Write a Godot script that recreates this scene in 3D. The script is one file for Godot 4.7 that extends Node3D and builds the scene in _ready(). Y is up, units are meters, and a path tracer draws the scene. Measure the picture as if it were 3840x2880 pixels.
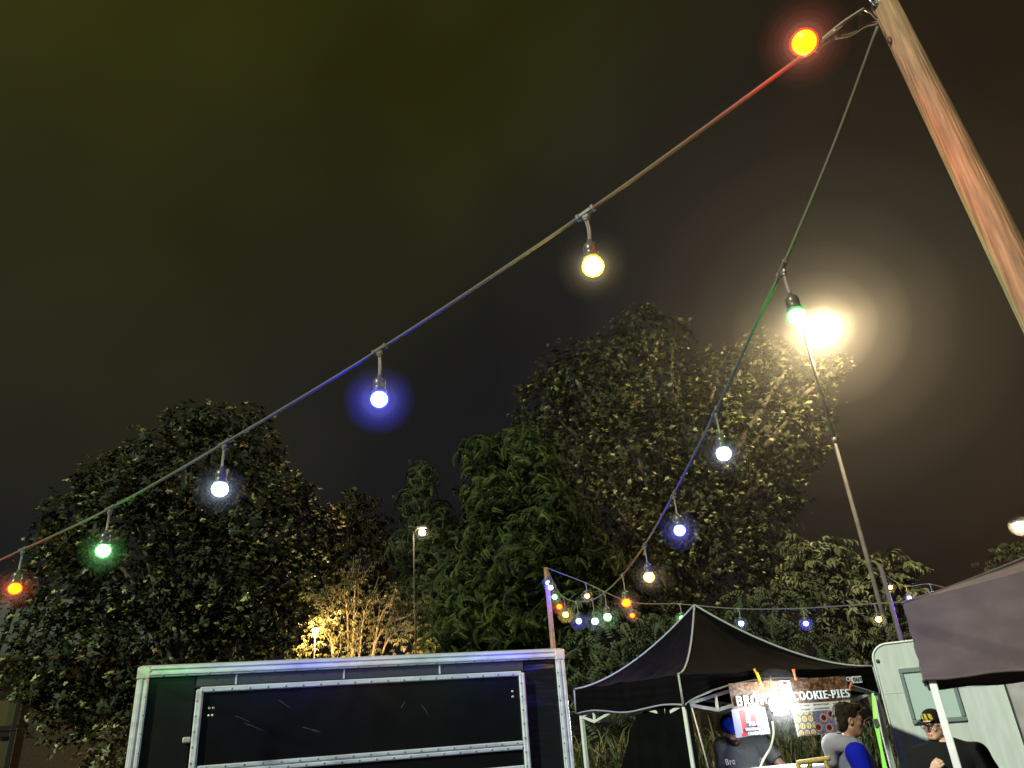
extends Node3D
# A night market seen from among the stalls: festoon lights on a timber pole, a black trailer, two gazebos, trees and street lamps.

var rng := RandomNumberGenerator.new()
var taken := {}
var mats := {}
var font_bold: SystemFont
var noise_fine: NoiseTexture2D
var noise_soft: NoiseTexture2D
var noise_grain: NoiseTexture2D
var noise_streak: NoiseTexture2D


func _ready():
	rng.seed = 7
	# ---- camera, sky, light ----
	var cam := Camera3D.new()
	cam.name = "camera"
	add_child(cam)
	cam.position = Vector3(0, 1.7, 0)
	cam.basis = Basis(Vector3.RIGHT, deg_to_rad(25.5)) * Basis(Vector3.BACK, deg_to_rad(-4.4))
	cam.fov = 54.81
	cam.near = 0.05
	cam.far = 300.0
	cam.current = true
	var env := Environment.new()
	env.background_mode = Environment.BG_SKY
	var sky_mat := ProceduralSkyMaterial.new()
	sky_mat.sky_top_color = Color(0.0040, 0.0038, 0.0012).linear_to_srgb()
	sky_mat.sky_horizon_color = Color(0.0028, 0.0026, 0.0036).linear_to_srgb()
	sky_mat.sky_curve = 0.25
	sky_mat.ground_bottom_color = Color(0.006, 0.005, 0.004).linear_to_srgb()
	sky_mat.ground_horizon_color = Color(0.010, 0.009, 0.008).linear_to_srgb()
	sky_mat.sky_cover = night_cloud()
	sky_mat.sky_cover_modulate = Color(1, 1, 1, 1)
	var sky := Sky.new()
	sky.sky_material = sky_mat
	env.sky = sky
	env.tonemap_mode = Environment.TONE_MAPPER_LINEAR
	env.tonemap_exposure = 1.0
	env.sdfgi_enabled = true
	env.ssao_enabled = true
	env.ssil_enabled = true
	env.volumetric_fog_enabled = true
	env.volumetric_fog_density = 0.0
	var we := WorldEnvironment.new()
	we.name = "environment"
	we.environment = env
	add_child(we)
	var key_light := DirectionalLight3D.new()
	key_light.name = "sky_light"  # stands in for unseen stall lights behind the camera
	key_light.light_energy = 1.6
	key_light.light_color = Color(0.97, 1.0, 0.88)
	key_light.light_angular_distance = 2.0
	key_light.shadow_enabled = true
	key_light.sky_mode = DirectionalLight3D.SKY_MODE_LIGHT_ONLY
	key_light.basis = Basis.looking_at(Vector3(0.60, -0.55, -0.66).normalized())
	add_child(key_light)
	textures()
	ground_and_walls()
	street_lamps()
	trees()
	left_building()
	white_trailer()
	black_trailer()
	black_gazebo()
	grey_canopy()
	timber_pole()
	festoon_strings()
	stall_things()
	people()


# ---------------------------------------------------------------- helpers
func numbered(called: String) -> String:
	if not taken.has(called):
		taken[called] = 0
		return called
	taken[called] += 1
	return "%s_%03d" % [called, taken[called]]


func tag(o, label = "", category = "", group = "", kind = ""):
	if label != "": o.set_meta("label", label)
	if category != "": o.set_meta("category", category)
	if group != "": o.set_meta("group", group)
	if kind != "": o.set_meta("kind", kind)
	return o


func thing(called, label, category, at = Vector3.ZERO, group = "", turn = 0.0):
	var o := Node3D.new()
	o.name = numbered(called)
	add_child(o)
	o.position = at
	o.rotation.y = turn
	return tag(o, label, category, group)


func obj(called: String, mesh, material, parent = null):
	var o := MeshInstance3D.new()
	if mesh is SurfaceTool:
		mesh.generate_normals()
		o.mesh = mesh.commit()
	else:
		o.mesh = mesh
	o.material_override = material
	o.name = called if parent != null else numbered(called)
	if parent == null: add_child(o)
	else: parent.add_child(o, true)
	return o


func mat(r: float, g: float, b: float, rough = 0.8, metal = 0.0) -> StandardMaterial3D:
	var key = "%f %f %f %f %f" % [r, g, b, rough, metal]
	if mats.has(key): return mats[key]
	var m := StandardMaterial3D.new()
	m.albedo_color = Color(r, g, b).linear_to_srgb()
	m.roughness = rough
	m.metallic = metal
	mats[key] = m
	return m


func fresh(r: float, g: float, b: float, rough = 0.8, metal = 0.0) -> StandardMaterial3D:
	var m := StandardMaterial3D.new()
	m.albedo_color = Color(r, g, b).linear_to_srgb()
	m.roughness = rough
	m.metallic = metal
	return m


func glow(r: float, g: float, b: float, e: float, alpha = 1.0) -> StandardMaterial3D:
	var m := StandardMaterial3D.new()
	m.albedo_color = Color(r, g, b, alpha).linear_to_srgb()
	m.albedo_color.a = alpha
	m.roughness = 0.4
	m.emission_enabled = true
	m.emission = Color(r, g, b).linear_to_srgb()
	m.emission_energy_multiplier = e
	if alpha < 1.0: m.transparency = BaseMaterial3D.TRANSPARENCY_ALPHA
	return m


func lamp_light(at: Vector3, c: Color, energy: float, size: float, parent = null):
	var l := OmniLight3D.new()
	l.name = "lamp_glow"
	l.light_color = c.linear_to_srgb()
	l.light_energy = energy
	l.light_size = size
	l.omni_range = 60.0
	l.omni_attenuation = 2.0
	l.shadow_enabled = true
	l.position = at
	if parent == null: add_child(l)
	else: parent.add_child(l)


func lamp_halo(parent, at: Vector3, r: float, density: float):   # haze volume added round a lamp to give it a halo
	var key = "mist %f" % density
	if not mats.has(key):
		var m := FogMaterial.new()
		m.density = density
		m.albedo = Color(0.95, 0.95, 0.95)
		mats[key] = m
	var f := FogVolume.new()
	f.name = "lamp_halo"
	f.shape = RenderingServer.FOG_VOLUME_SHAPE_ELLIPSOID
	f.size = Vector3.ONE * r * 2.0
	f.position = at
	f.material = mats[key]
	parent.add_child(f, true)
	tag(f, "", "", "", "stuff")


func ns(smooth = true) -> SurfaceTool:
	var st := SurfaceTool.new()
	st.begin(Mesh.PRIMITIVE_TRIANGLES)
	st.set_smooth_group(0 if smooth else -1)
	return st


func v(st: SurfaceTool, p: Vector3, uv = Vector2.ZERO):
	st.set_uv(uv)
	st.add_vertex(p)


func quad(st, a, b, c, d):   # corners run counter-clockwise as seen from outside
	v(st, a, Vector2(0, 1)); v(st, c, Vector2(1, 0)); v(st, b, Vector2(1, 1))
	v(st, a, Vector2(0, 1)); v(st, d, Vector2(0, 0)); v(st, c, Vector2(1, 0))


func tri_out(st, a: Vector3, b: Vector3, c: Vector3, inside: Vector3):
	var n = (b - a).cross(c - a)
	if n.dot((a + b + c) / 3.0 - inside) > 0:
		v(st, a); v(st, c); v(st, b)
	else:
		v(st, a); v(st, b); v(st, c)


func box(st, at: Vector3, size: Vector3, basis = Basis(), bev = 0.0):
	var h = size / 2.0
	bev = minf(bev, minf(h.x, minf(h.y, h.z)) * 0.6)
	var p = func(sx, sy, sz, axis):
		var q = Vector3(sx * (h.x - (0.0 if axis == 0 else bev)), sy * (h.y - (0.0 if axis == 1 else bev)), sz * (h.z - (0.0 if axis == 2 else bev)))
		return at + basis * q
	var sg = [-1.0, 1.0]
	for s in sg:
		for ax in 3:
			var q = []
			for t in [[-1.0, -1.0], [1.0, -1.0], [1.0, 1.0], [-1.0, 1.0]]:
				var e = [t[0], t[1]]
				e.insert(ax, s)
				q.append(p.call(e[0], e[1], e[2], ax))
			tri_out(st, q[0], q[1], q[2], at); tri_out(st, q[0], q[2], q[3], at)
	if bev <= 0.0: return
	for s in sg:
		for t in sg:
			for ax in 3:   # the chamfer along axis ax
				var a1 = (ax + 1) % 3
				var a2 = (ax + 2) % 3
				var q = []
				for m in [[-1.0, a1], [1.0, a1], [1.0, a2], [-1.0, a2]]:
					var e = [0.0, 0.0, 0.0]
					e[ax] = m[0]; e[a1] = s; e[a2] = t
					q.append(p.call(e[0], e[1], e[2], m[1]))
				tri_out(st, q[0], q[1], q[2], at); tri_out(st, q[0], q[2], q[3], at)
			for w in sg:
				tri_out(st, p.call(s, t, w, 0), p.call(s, t, w, 1), p.call(s, t, w, 2), at)


func bar(st, a: Vector3, b: Vector3, w: float, h: float, bev = 0.0, side = Vector3.UP):   # a square bar from a to b
	var z = (b - a).normalized()
	var x = side.cross(z).normalized() if absf(side.dot(z)) < 0.99 else Vector3.RIGHT.cross(z).normalized()
	var y = z.cross(x)
	box(st, (a + b) / 2.0, Vector3(w, h, a.distance_to(b)), Basis(x, y, z), bev)


func tube(st, pts: Array, radius, sides = 8, caps = true):
	var n = pts.size()
	var rr = func(i): return radius[i] if radius is Array else radius
	var t0: Vector3 = (pts[1] - pts[0]).normalized()
	var x: Vector3 = t0.cross(Vector3.UP if absf(t0.y) < 0.9 else Vector3.RIGHT).normalized()
	var rings = []
	for i in n:
		var t: Vector3 = (pts[mini(i + 1, n - 1)] - pts[maxi(i - 1, 0)]).normalized()
		x = (x - t * x.dot(t)).normalized()
		var y = t.cross(x)
		var ring = []
		for k in sides:
			var a = TAU * k / sides
			ring.append(pts[i] + (x * cos(a) + y * sin(a)) * rr.call(i))
		rings.append(ring)
	for i in n - 1:
		for k in sides:
			var k2 = (k + 1) % sides
			quad(st, rings[i][k], rings[i][k2], rings[i + 1][k2], rings[i + 1][k])
	if caps:
		for k in sides:
			var k2 = (k + 1) % sides
			v(st, pts[0]); v(st, rings[0][k]); v(st, rings[0][k2])
			v(st, pts[n - 1]); v(st, rings[n - 1][k2]); v(st, rings[n - 1][k])


func lathe(st, prof: Array, sides = 16, xf = Transform3D()):   # [radius, height] pairs, from the bottom up
	for i in prof.size() - 1:
		for j in sides:
			var a0 = TAU * j / sides
			var a1 = TAU * (j + 1) / sides
			var q = func(k, a): return xf * Vector3(cos(a) * prof[k][0], prof[k][1], sin(a) * prof[k][0])
			quad(st, q.call(i, a1), q.call(i, a0), q.call(i + 1, a0), q.call(i + 1, a1))


func ball(st, at: Vector3, r: Vector3, n = 10, basis = Basis()):
	var prof = []
	for i in n + 1:
		var a = -PI / 2 + PI * i / n
		prof.append([maxf(cos(a), 0.001), sin(a)])
	lathe(st, prof, n * 2, Transform3D(basis * Basis.from_scale(r), at))


func sheet(st, f: Callable, nu: int, nv: int, flip = false):   # f(u, v) -> point
	for i in nu:
		for j in nv:
			var u0 = float(i) / nu
			var u1 = float(i + 1) / nu
			var v0 = float(j) / nv
			var v1 = float(j + 1) / nv
			var q = [[u0, v0], [u1, v0], [u1, v1], [u0, v1]]
			if flip: q.reverse()
			var p = q.map(func(e): return f.call(e[0], e[1]))
			for k in [0, 2, 1, 0, 3, 2]:
				v(st, p[k], Vector2(q[k][0], 1.0 - q[k][1]))


func spline(pts: Array, per = 8) -> Array:
	var out = []
	var n = pts.size()
	for i in n - 1:
		var a: Vector3 = pts[maxi(i - 1, 0)]
		var d: Vector3 = pts[mini(i + 2, n - 1)]
		for k in per:
			out.append((pts[i] as Vector3).cubic_interpolate(pts[i + 1], a, d, float(k) / per))
	out.append(pts[n - 1])
	return out


func lettering(text: String, height: float, material, parent, xf: Transform3D, called = "lettering", wide = 1.0):
	var tm := TextMesh.new()
	tm.font = font_bold
	tm.text = text
	tm.font_size = 64
	tm.pixel_size = height / 46.0
	tm.depth = 0.003
	tm.curve_step = 1.0
	var o = obj(called, tm, material, parent)
	o.transform = xf * Transform3D(Basis.from_scale(Vector3(wide, 1, 1)), Vector3.ZERO)
	return o


func noise_tex(freq: float, seed_: int, lo: float, hi: float, w = 256, h = 256, type = FastNoiseLite.TYPE_SIMPLEX_SMOOTH) -> NoiseTexture2D:
	var nz := FastNoiseLite.new()
	nz.noise_type = type
	nz.frequency = freq
	nz.seed = seed_
	nz.fractal_octaves = 4
	var t := NoiseTexture2D.new()
	t.width = w
	t.height = h
	t.seamless = true
	t.noise = nz
	var ramp := Gradient.new()
	ramp.set_color(0, Color(lo, lo, lo))
	ramp.set_color(1, Color(hi, hi, hi))
	t.color_ramp = ramp
	return t


func textures():
	font_bold = SystemFont.new()
	font_bold.font_names = PackedStringArray(["Droid Sans"])
	font_bold.font_weight = 700
	noise_fine = noise_tex(0.06, 3, 0.55, 1.0)
	noise_soft = noise_tex(0.012, 5, 0.6, 1.0)
	noise_grain = noise_tex(0.03, 9, 0.55, 1.0)
	noise_streak = noise_tex(0.02, 12, 0.0, 1.0)


func worn(m: StandardMaterial3D, tex, scale: Vector3, bump = 0.0, rough_too = false) -> StandardMaterial3D:
	m.albedo_texture = tex
	m.uv1_triplanar = true
	m.uv1_scale = scale
	if rough_too:
		m.roughness_texture = tex
	if bump > 0.0:
		m.heightmap_enabled = true
		m.heightmap_texture = tex
		m.heightmap_scale = bump
	return m


func night_cloud() -> ImageTexture:   # thin low cloud that carries the glow of the town
	var nz := FastNoiseLite.new()
	nz.seed = 21
	nz.frequency = 0.9
	nz.fractal_octaves = 4
	var im := Image.create(512, 256, false, Image.FORMAT_RGBAF)
	for y in 256:
		for x in 512:
			var up = PI / 2 - PI * (y + 0.5) / 256.0
			var ar = TAU * ((x + 0.5) / 512.0 - 0.5)
			var d = Vector3(-cos(up) * sin(ar), sin(up), -cos(up) * cos(ar))
			var n = clampf(0.55 + 0.8 * nz.get_noise_3dv(d * 1.6), 0.0, 1.0)
			var h = clampf(0.5 + 1.1 * nz.get_noise_3dv(d * 0.8 + Vector3(9, 0, 0)), 0.0, 1.0)
			var c = Color(0.0092, 0.0090, 0.0118).lerp(Color(0.033, 0.0325, 0.0042), smoothstep(0.42, 1.0, d.y - 0.5 * d.x + 0.3 * (h - 0.5)))
			c = c.lerp(Color(0.027, 0.0135, 0.0045), smoothstep(0.05, 0.65, d.x + 0.2 * (n - 0.5)) * 0.85)
			im.set_pixel(x, y, Color(c.r, c.g, c.b, 0.35 + 0.65 * n))
	return ImageTexture.create_from_image(im)


# ---------------------------------------------------------------- setting
func ground_and_walls():
	var g = ns(false)
	quad(g, Vector3(-60, 0, 12), Vector3(60, 0, 12), Vector3(60, 0, -62), Vector3(-60, 0, -62))
	var gm = worn(fresh(0.055, 0.053, 0.05, 0.9), noise_fine, Vector3(0.5, 0.5, 0.5), 0.6)
	tag(obj("ground", g, gm), "dark asphalt ground of the market yard", "ground", "", "structure")


func left_building():
	var o = Vector3(-12.291, 4.800, -25.112)
	var b = thing("building", "brown rendered building with a ribbed metal roof and black framed windows", "building", Vector3(o.x, 0, o.z))
	var turn = Basis(Vector3.UP, 0.52)
	var eave = 5.0
	var wall = ns(false)
	box(wall, turn * Vector3(-5.5, eave / 2, -3.0), Vector3(11.0, eave, 6.0), turn)
	obj("wall", wall, worn(fresh(0.050, 0.030, 0.011, 0.9), noise_fine, Vector3(0.6, 0.6, 0.6), 0.4), b)
	var rm = worn(fresh(0.13, 0.145, 0.14, 0.5, 0.2), noise_soft, Vector3(0.5, 0.5, 0.5))
	var rise = 2.2
	for k in 20:   # roof sheets laid side by side, each with a rib
		var x0 = -11.2 + k * 0.572
		var sh = ns(false)
		var a = turn * Vector3(x0, eave - 0.06, 0.35)
		var c = turn * Vector3(x0 + 0.565, eave - 0.06, 0.35)
		var d = turn * Vector3(x0 + 0.565, eave + rise, -3.0)
		var e = turn * Vector3(x0, eave + rise, -3.0)
		quad(sh, a, c, d, e)
		var lift = turn * Vector3(0, 0.03, 0.02)
		bar(sh, a + lift, e + lift, 0.06, 0.08)
		obj("roof_sheet", sh, rm, b)
	var gut = ns()
	tube(gut, [turn * Vector3(-11.2, eave - 0.12, 0.42), turn * Vector3(0.25, eave - 0.12, 0.42)], 0.08, 10)
	obj("gutter", gut, mat(0.05, 0.045, 0.04, 0.5), b)
	var fm = mat(0.008, 0.008, 0.008, 0.5)
	var pane = mat(0.085, 0.085, 0.045, 0.12)
	for i in 3:
		for j in 3:
			var at = Vector3(-4.15 - i * 1.55, eave - 1.55 - j * 1.10, 0.0)
			var f = ns(false)
			for s in [-1, 1]:
				box(f, turn * (at + Vector3(s * 0.70, 0, 0.03)), Vector3(0.15, 1.08, 0.08), turn, 0.006)
				box(f, turn * (at + Vector3(0, s * 0.47, 0.034)), Vector3(1.25, 0.14, 0.08), turn, 0.006)
			var wn = obj("window", f, fm, b)
			var pn = ns(false)
			box(pn, turn * (at + Vector3(0, 0, 0.012)), Vector3(1.25, 0.80, 0.012), turn)
			obj("pane", pn, pane, wn)


func street_lamp(called_label: String, head: Vector3, foot: Vector3, r0: float, r1: float, arm: Vector3, c: Color, e: float, show: float, size: float):
	var t = thing("street_lamp", called_label, "street lamp", foot)
	var steel = worn(fresh(0.11, 0.095, 0.08, 0.7), noise_soft, Vector3(1, 1, 1), 0.1)
	var top = head - arm - foot + Vector3(0, 0.12, 0)
	var p = ns()
	var joint = top * 0.70
	tube(p, [Vector3.ZERO, joint], [r0, lerpf(r0, r1, 0.6)], 14)
	tube(p, [joint, top], [lerpf(r0, r1, 0.75), r1], 14)
	obj("post", p, steel, t)
	var col = ns()
	tube(col, [joint - Vector3(0, 0.06, 0), joint + Vector3(0, 0.10, 0)], lerpf(r0, r1, 0.5) + 0.012, 14)
	obj("collar", col, mat(0.08, 0.07, 0.06, 0.6), t)
	var am = ns()
	tube(am, [top - Vector3(0, 0.1, 0), top + arm * 0.4 + Vector3(0, 0.05, 0), top + arm * 0.98], [r1, r1 * 0.8, r1 * 0.7], 10)
	obj("arm", am, steel, t)
	var along = Vector3(arm.x, 0, arm.z).normalized() if arm.length() > 0.05 else Vector3.RIGHT
	var bs = Basis(along.cross(Vector3.UP).normalized() * -1.0, Vector3.UP, along)
	var hd = ns(false)
	box(hd, head - foot + Vector3(0, 0.17, 0), Vector3(0.24, 0.10, 0.48) * size, bs, 0.05 * size)
	obj("lamp_housing", hd, mat(0.10, 0.10, 0.10, 0.5), t)
	var gl = ns()
	ball(gl, head - foot + Vector3(0, 0.0, 0), Vector3(0.14, 0.15, 0.16) * size, 8, bs)
	obj("lamp_glass", gl, glow(c.r, c.g, c.b, show), t)
	lamp_light(head - foot, c, e, 0.12, t)
	lamp_halo(t, head - foot, 0.38 * size, 0.04)
	if e > 80.0:
		for q in [[0.95, 0.012], [1.5, 0.008], [2.3, 0.0050], [3.4, 0.0028], [4.8, 0.0015], [6.6, 0.0009], [9.0, 0.0005]]: lamp_halo(t, head - foot, q[0], q[1])


func street_lamps():
	# the bright lamp at the right, beside the big tree
	street_lamp("tall grey street lamp shining brightest, beside the great rounded tree", Vector3(8.581, 11.397, -18.087), Vector3(8.248, 0.000, -18.226), 0.060, 0.038, Vector3(0.430, 0.074, 0.036), Color(1.0, 0.74, 0.40), 95.0, 60.0, 1.5)
	street_lamp("thin street lamp glowing among the dark trees above the black trailer", Vector3(-3.434, 8.218, -24.811), Vector3(-3.693, 0.000, -24.938), 0.028, 0.02, Vector3(0.306, 0.064, 0.031), Color(1.0, 0.78, 0.45), 2.4, 30.0, 0.72)
	street_lamp("far street lamp at the right edge above the grey canopy", Vector3(22.074, 8.651, -33.246), Vector3(22.797, 0.000, -33.484), 0.09, 0.05, Vector3(-0.710, 0.161, 0.077), Color(1.0, 0.82, 0.48), 30.0, 40.0, 1.2)
	# a small park lamp that lights the golden tree
	var at = Vector3(-7.610, 5.585, -27.175)
	var t = thing("park_lamp", "small round park lamp left of the golden lit tree", "park lamp", Vector3(at.x, 0, at.z))
	var p = ns()
	tube(p, [Vector3.ZERO, Vector3(0, at.y - 0.12, 0)], [0.03, 0.025], 10)
	obj("post", p, mat(0.01, 0.01, 0.01, 0.5), t)
	var cap = ns()
	lathe(cap, [[0.11, at.y + 0.10], [0.10, at.y + 0.13], [0.03, at.y + 0.19], [0.001, at.y + 0.2]], 14)
	obj("lamp_cap", cap, mat(0.03, 0.03, 0.03, 0.5), t)
	var gl = ns()
	ball(gl, Vector3(0, at.y, 0), Vector3(0.10, 0.12, 0.10), 8)
	obj("lamp_glass", gl, glow(1.0, 0.82, 0.52, 6.0), t)
	lamp_light(Vector3(0, at.y, 0), Color(1.0, 0.66, 0.26), 30.0, 0.08, t)
	# and a lower one, unseen behind the trailer, placed to light the golden tree
	var at2 = Vector3(-3.948, 3.747, -26.057)
	var t2 = thing("park_lamp", "low unseen lamp behind the trailer lighting the golden tree", "park lamp", Vector3(at2.x, 0, at2.z))
	var p2 = ns()
	tube(p2, [Vector3.ZERO, Vector3(0, at2.y - 0.12, 0)], [0.055, 0.04], 10)
	obj("post", p2, mat(0.03, 0.03, 0.03, 0.5), t2)
	var cap2 = ns()
	lathe(cap2, [[0.16, at2.y + 0.10], [0.15, at2.y + 0.13], [0.03, at2.y + 0.19], [0.001, at2.y + 0.2]], 14)
	obj("lamp_cap", cap2, mat(0.03, 0.03, 0.03, 0.5), t2)
	var gl2 = ns()
	ball(gl2, Vector3(0, at2.y, 0), Vector3(0.10, 0.12, 0.10), 8)
	obj("lamp_glass", gl2, glow(1.0, 0.82, 0.52, 12.0), t2)
	lamp_light(Vector3(0, at2.y, 0), Color(1.0, 0.68, 0.32), 75.0, 0.08, t2)


# ---------------------------------------------------------------- trees
func leaf(st, base: Vector3, dir: Vector3, up: Vector3, ln: float, w: float, fold = 0.25, bend = 0.15, nrm = Vector3.ZERO):
	var d = dir.normalized()
	var s = d.cross(up).normalized()
	var n = s.cross(d).normalized()
	var m = base + d * ln * 0.5
	var l = m - s * w * 0.5 + n * w * fold
	var r = m + s * w * 0.5 + n * w * fold
	var t = base + d * ln - n * ln * bend
	for q in [[base, t, l], [base, r, t]]:
		if nrm != Vector3.ZERO:
			if (q[2] - q[0]).cross(q[1] - q[0]).dot(nrm) < 0.0: q = [q[0], q[2], q[1]]
			st.set_normal((nrm + n * 0.35 * signf(n.dot(nrm))).normalized())
		for p in q: st.add_vertex(p)


func rosette(n: int, ln: float, w: float, lift: float) -> ArrayMesh:   # a whorl of leaves, softly rounded as a whole
	var st = ns(false)
	for k in n:
		var a = TAU * k / n + 0.35 * (k % 3)
		var up = lift * (0.55 + 0.3 * (k % 4))
		var d = Vector3(cos(a), up, sin(a))
		leaf(st, Vector3.ZERO, d, Vector3.UP, ln * (0.8 + 0.08 * (k % 5)), w, 0.25, 0.15, (Vector3(cos(a), 0, sin(a)) * 0.55 + Vector3.UP).normalized())
	return st.commit()


func spray(ln: float, pairs: int, w: float) -> ArrayMesh:   # a drooping frond of narrow leaves
	var st = ns(false)
	for k in pairs:
		var t = float(k + 1) / pairs
		var p = Vector3(0, 0.25 * ln * sin(t * 2.2) - 0.42 * ln * t * t, ln * t)
		for s in [-1, 1]:
			leaf(st, p, Vector3(s * 0.9, -0.35 - 0.5 * t, 0.65), Vector3.UP, ln * 0.34 * (1.0 - 0.45 * t), w, 0.15, 0.3, Vector3(s * 0.35, 0.8, 0.3 + 0.4 * t).normalized())
	return st.commit()


func twig(n: int, ln: float, w: float) -> ArrayMesh:   # a short twig with leaves hanging from it
	var st = ns(false)
	for k in n:
		var t = float(k) / n
		var a = 2.4 * k
		leaf(st, Vector3(0, 0.0, t * ln * 1.1), Vector3(cos(a) * 0.7, -0.5 + 0.35 * sin(a), 0.55), Vector3.UP, ln, w, 0.2, 0.25)
	st.generate_normals()
	return st.commit()


func crown(parent, mesh: ArrayMesh, material, lobes: Array, density: float, size: Vector2, tints: Array, upward: float, seed_: int, inner = 0.66, called = "crown"):
	var r := RandomNumberGenerator.new()
	r.seed = seed_
	var where = []
	for L in lobes:
		var c: Vector3 = L[0]
		var rad: float = L[1]
		var count = int(density * rad * rad)
		for i in count:
			var d = Vector3(r.randfn(), r.randfn(), r.randfn()).normalized()
			var rr = rad * (inner + (1.06 - inner) * sqrt(r.randf())) * (1.0 + 0.16 * sin(d.x * 7.0 + c.x * 3.0) * cos(d.y * 6.0 + c.z) + r.randf_range(-0.05, 0.10))
			var p = c + d * rr * Vector3(1, 0.92, 1)
			var hid = false
			for M in lobes:
				if M != L and p.distance_to(M[0]) < M[1] * inner * 0.86: hid = true
			if hid and r.randf() < 0.8: continue
			var y = (d * (1.0 - upward) + Vector3.UP * upward + Vector3(r.randfn(), r.randfn(), r.randfn()) * 0.28).normalized()
			var x = y.cross(Vector3(r.randfn(), r.randfn(), r.randfn())).normalized()
			var b = Basis(x, y, x.cross(y)) * Basis.from_scale(Vector3.ONE * r.randf_range(size.x, size.y))
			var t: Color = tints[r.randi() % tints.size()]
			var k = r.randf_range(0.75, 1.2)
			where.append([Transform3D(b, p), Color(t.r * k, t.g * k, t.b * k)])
	scatter(parent, mesh, material, where, called)


func scatter(parent, mesh, material, where: Array, called: String):
	var mm := MultiMesh.new()
	mm.transform_format = MultiMesh.TRANSFORM_3D
	mm.use_colors = true
	mm.mesh = mesh
	mm.instance_count = where.size()
	for i in where.size():
		mm.set_instance_transform(i, where[i][0])
		mm.set_instance_color(i, where[i][1])
	var o := MultiMeshInstance3D.new()
	o.multimesh = mm
	o.material_override = material
	o.name = called
	o.set_meta("kind", "stuff")
	parent.add_child(o, true)


func leaf_mat(rough = 0.5, spec = 0.5) -> StandardMaterial3D:
	var m := StandardMaterial3D.new()
	m.vertex_color_use_as_albedo = true
	m.roughness = rough
	m.metallic_specular = spec
	m.cull_mode = BaseMaterial3D.CULL_DISABLED
	m.backlight_enabled = true
	m.backlight = Color(0.2, 0.24, 0.1)
	return m


func limbs(tree, base: Vector3, fork: Vector3, lobes: Array, r0: float, bark):   # trunk from base to fork, then a limb to each lobe
	var tr = ns()
	var mid = base.lerp(fork, 0.5) + Vector3(0.04, 0, 0.03) * fork.y
	tube(tr, [base, mid, fork], [r0 * 1.25, r0, r0 * 0.8], 10)
	obj("trunk", tr, bark, tree)
	for i in lobes.size():
		var L = lobes[i]
		var b = ns()
		var start = base.lerp(fork, 0.72 + 0.28 * fmod(i * 0.37, 1.0))
		var m2 = start.lerp(L[0], 0.5) + Vector3(0, 0.12 * start.distance_to(L[0]), 0)
		var pts = spline([start, m2, L[0]], 4)
		var rad = []
		for k in pts.size(): rad.append(lerpf(r0 * 0.42, r0 * 0.07, float(k) / pts.size()))
		tube(b, pts, rad, 6)
		obj("branch", b, bark, tree)
		if i > 24: break


func plant_tree(called: String, label: String, foot: Vector3, fork: Vector3, lobes: Array, r0: float, bark):
	var t = thing(called, label, "tree", foot)
	var own = []
	for L in lobes: own.append([L[0] - foot, L[1]])
	limbs(t, Vector3.ZERO, fork - foot, own, r0, bark)
	return [t, own]


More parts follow.
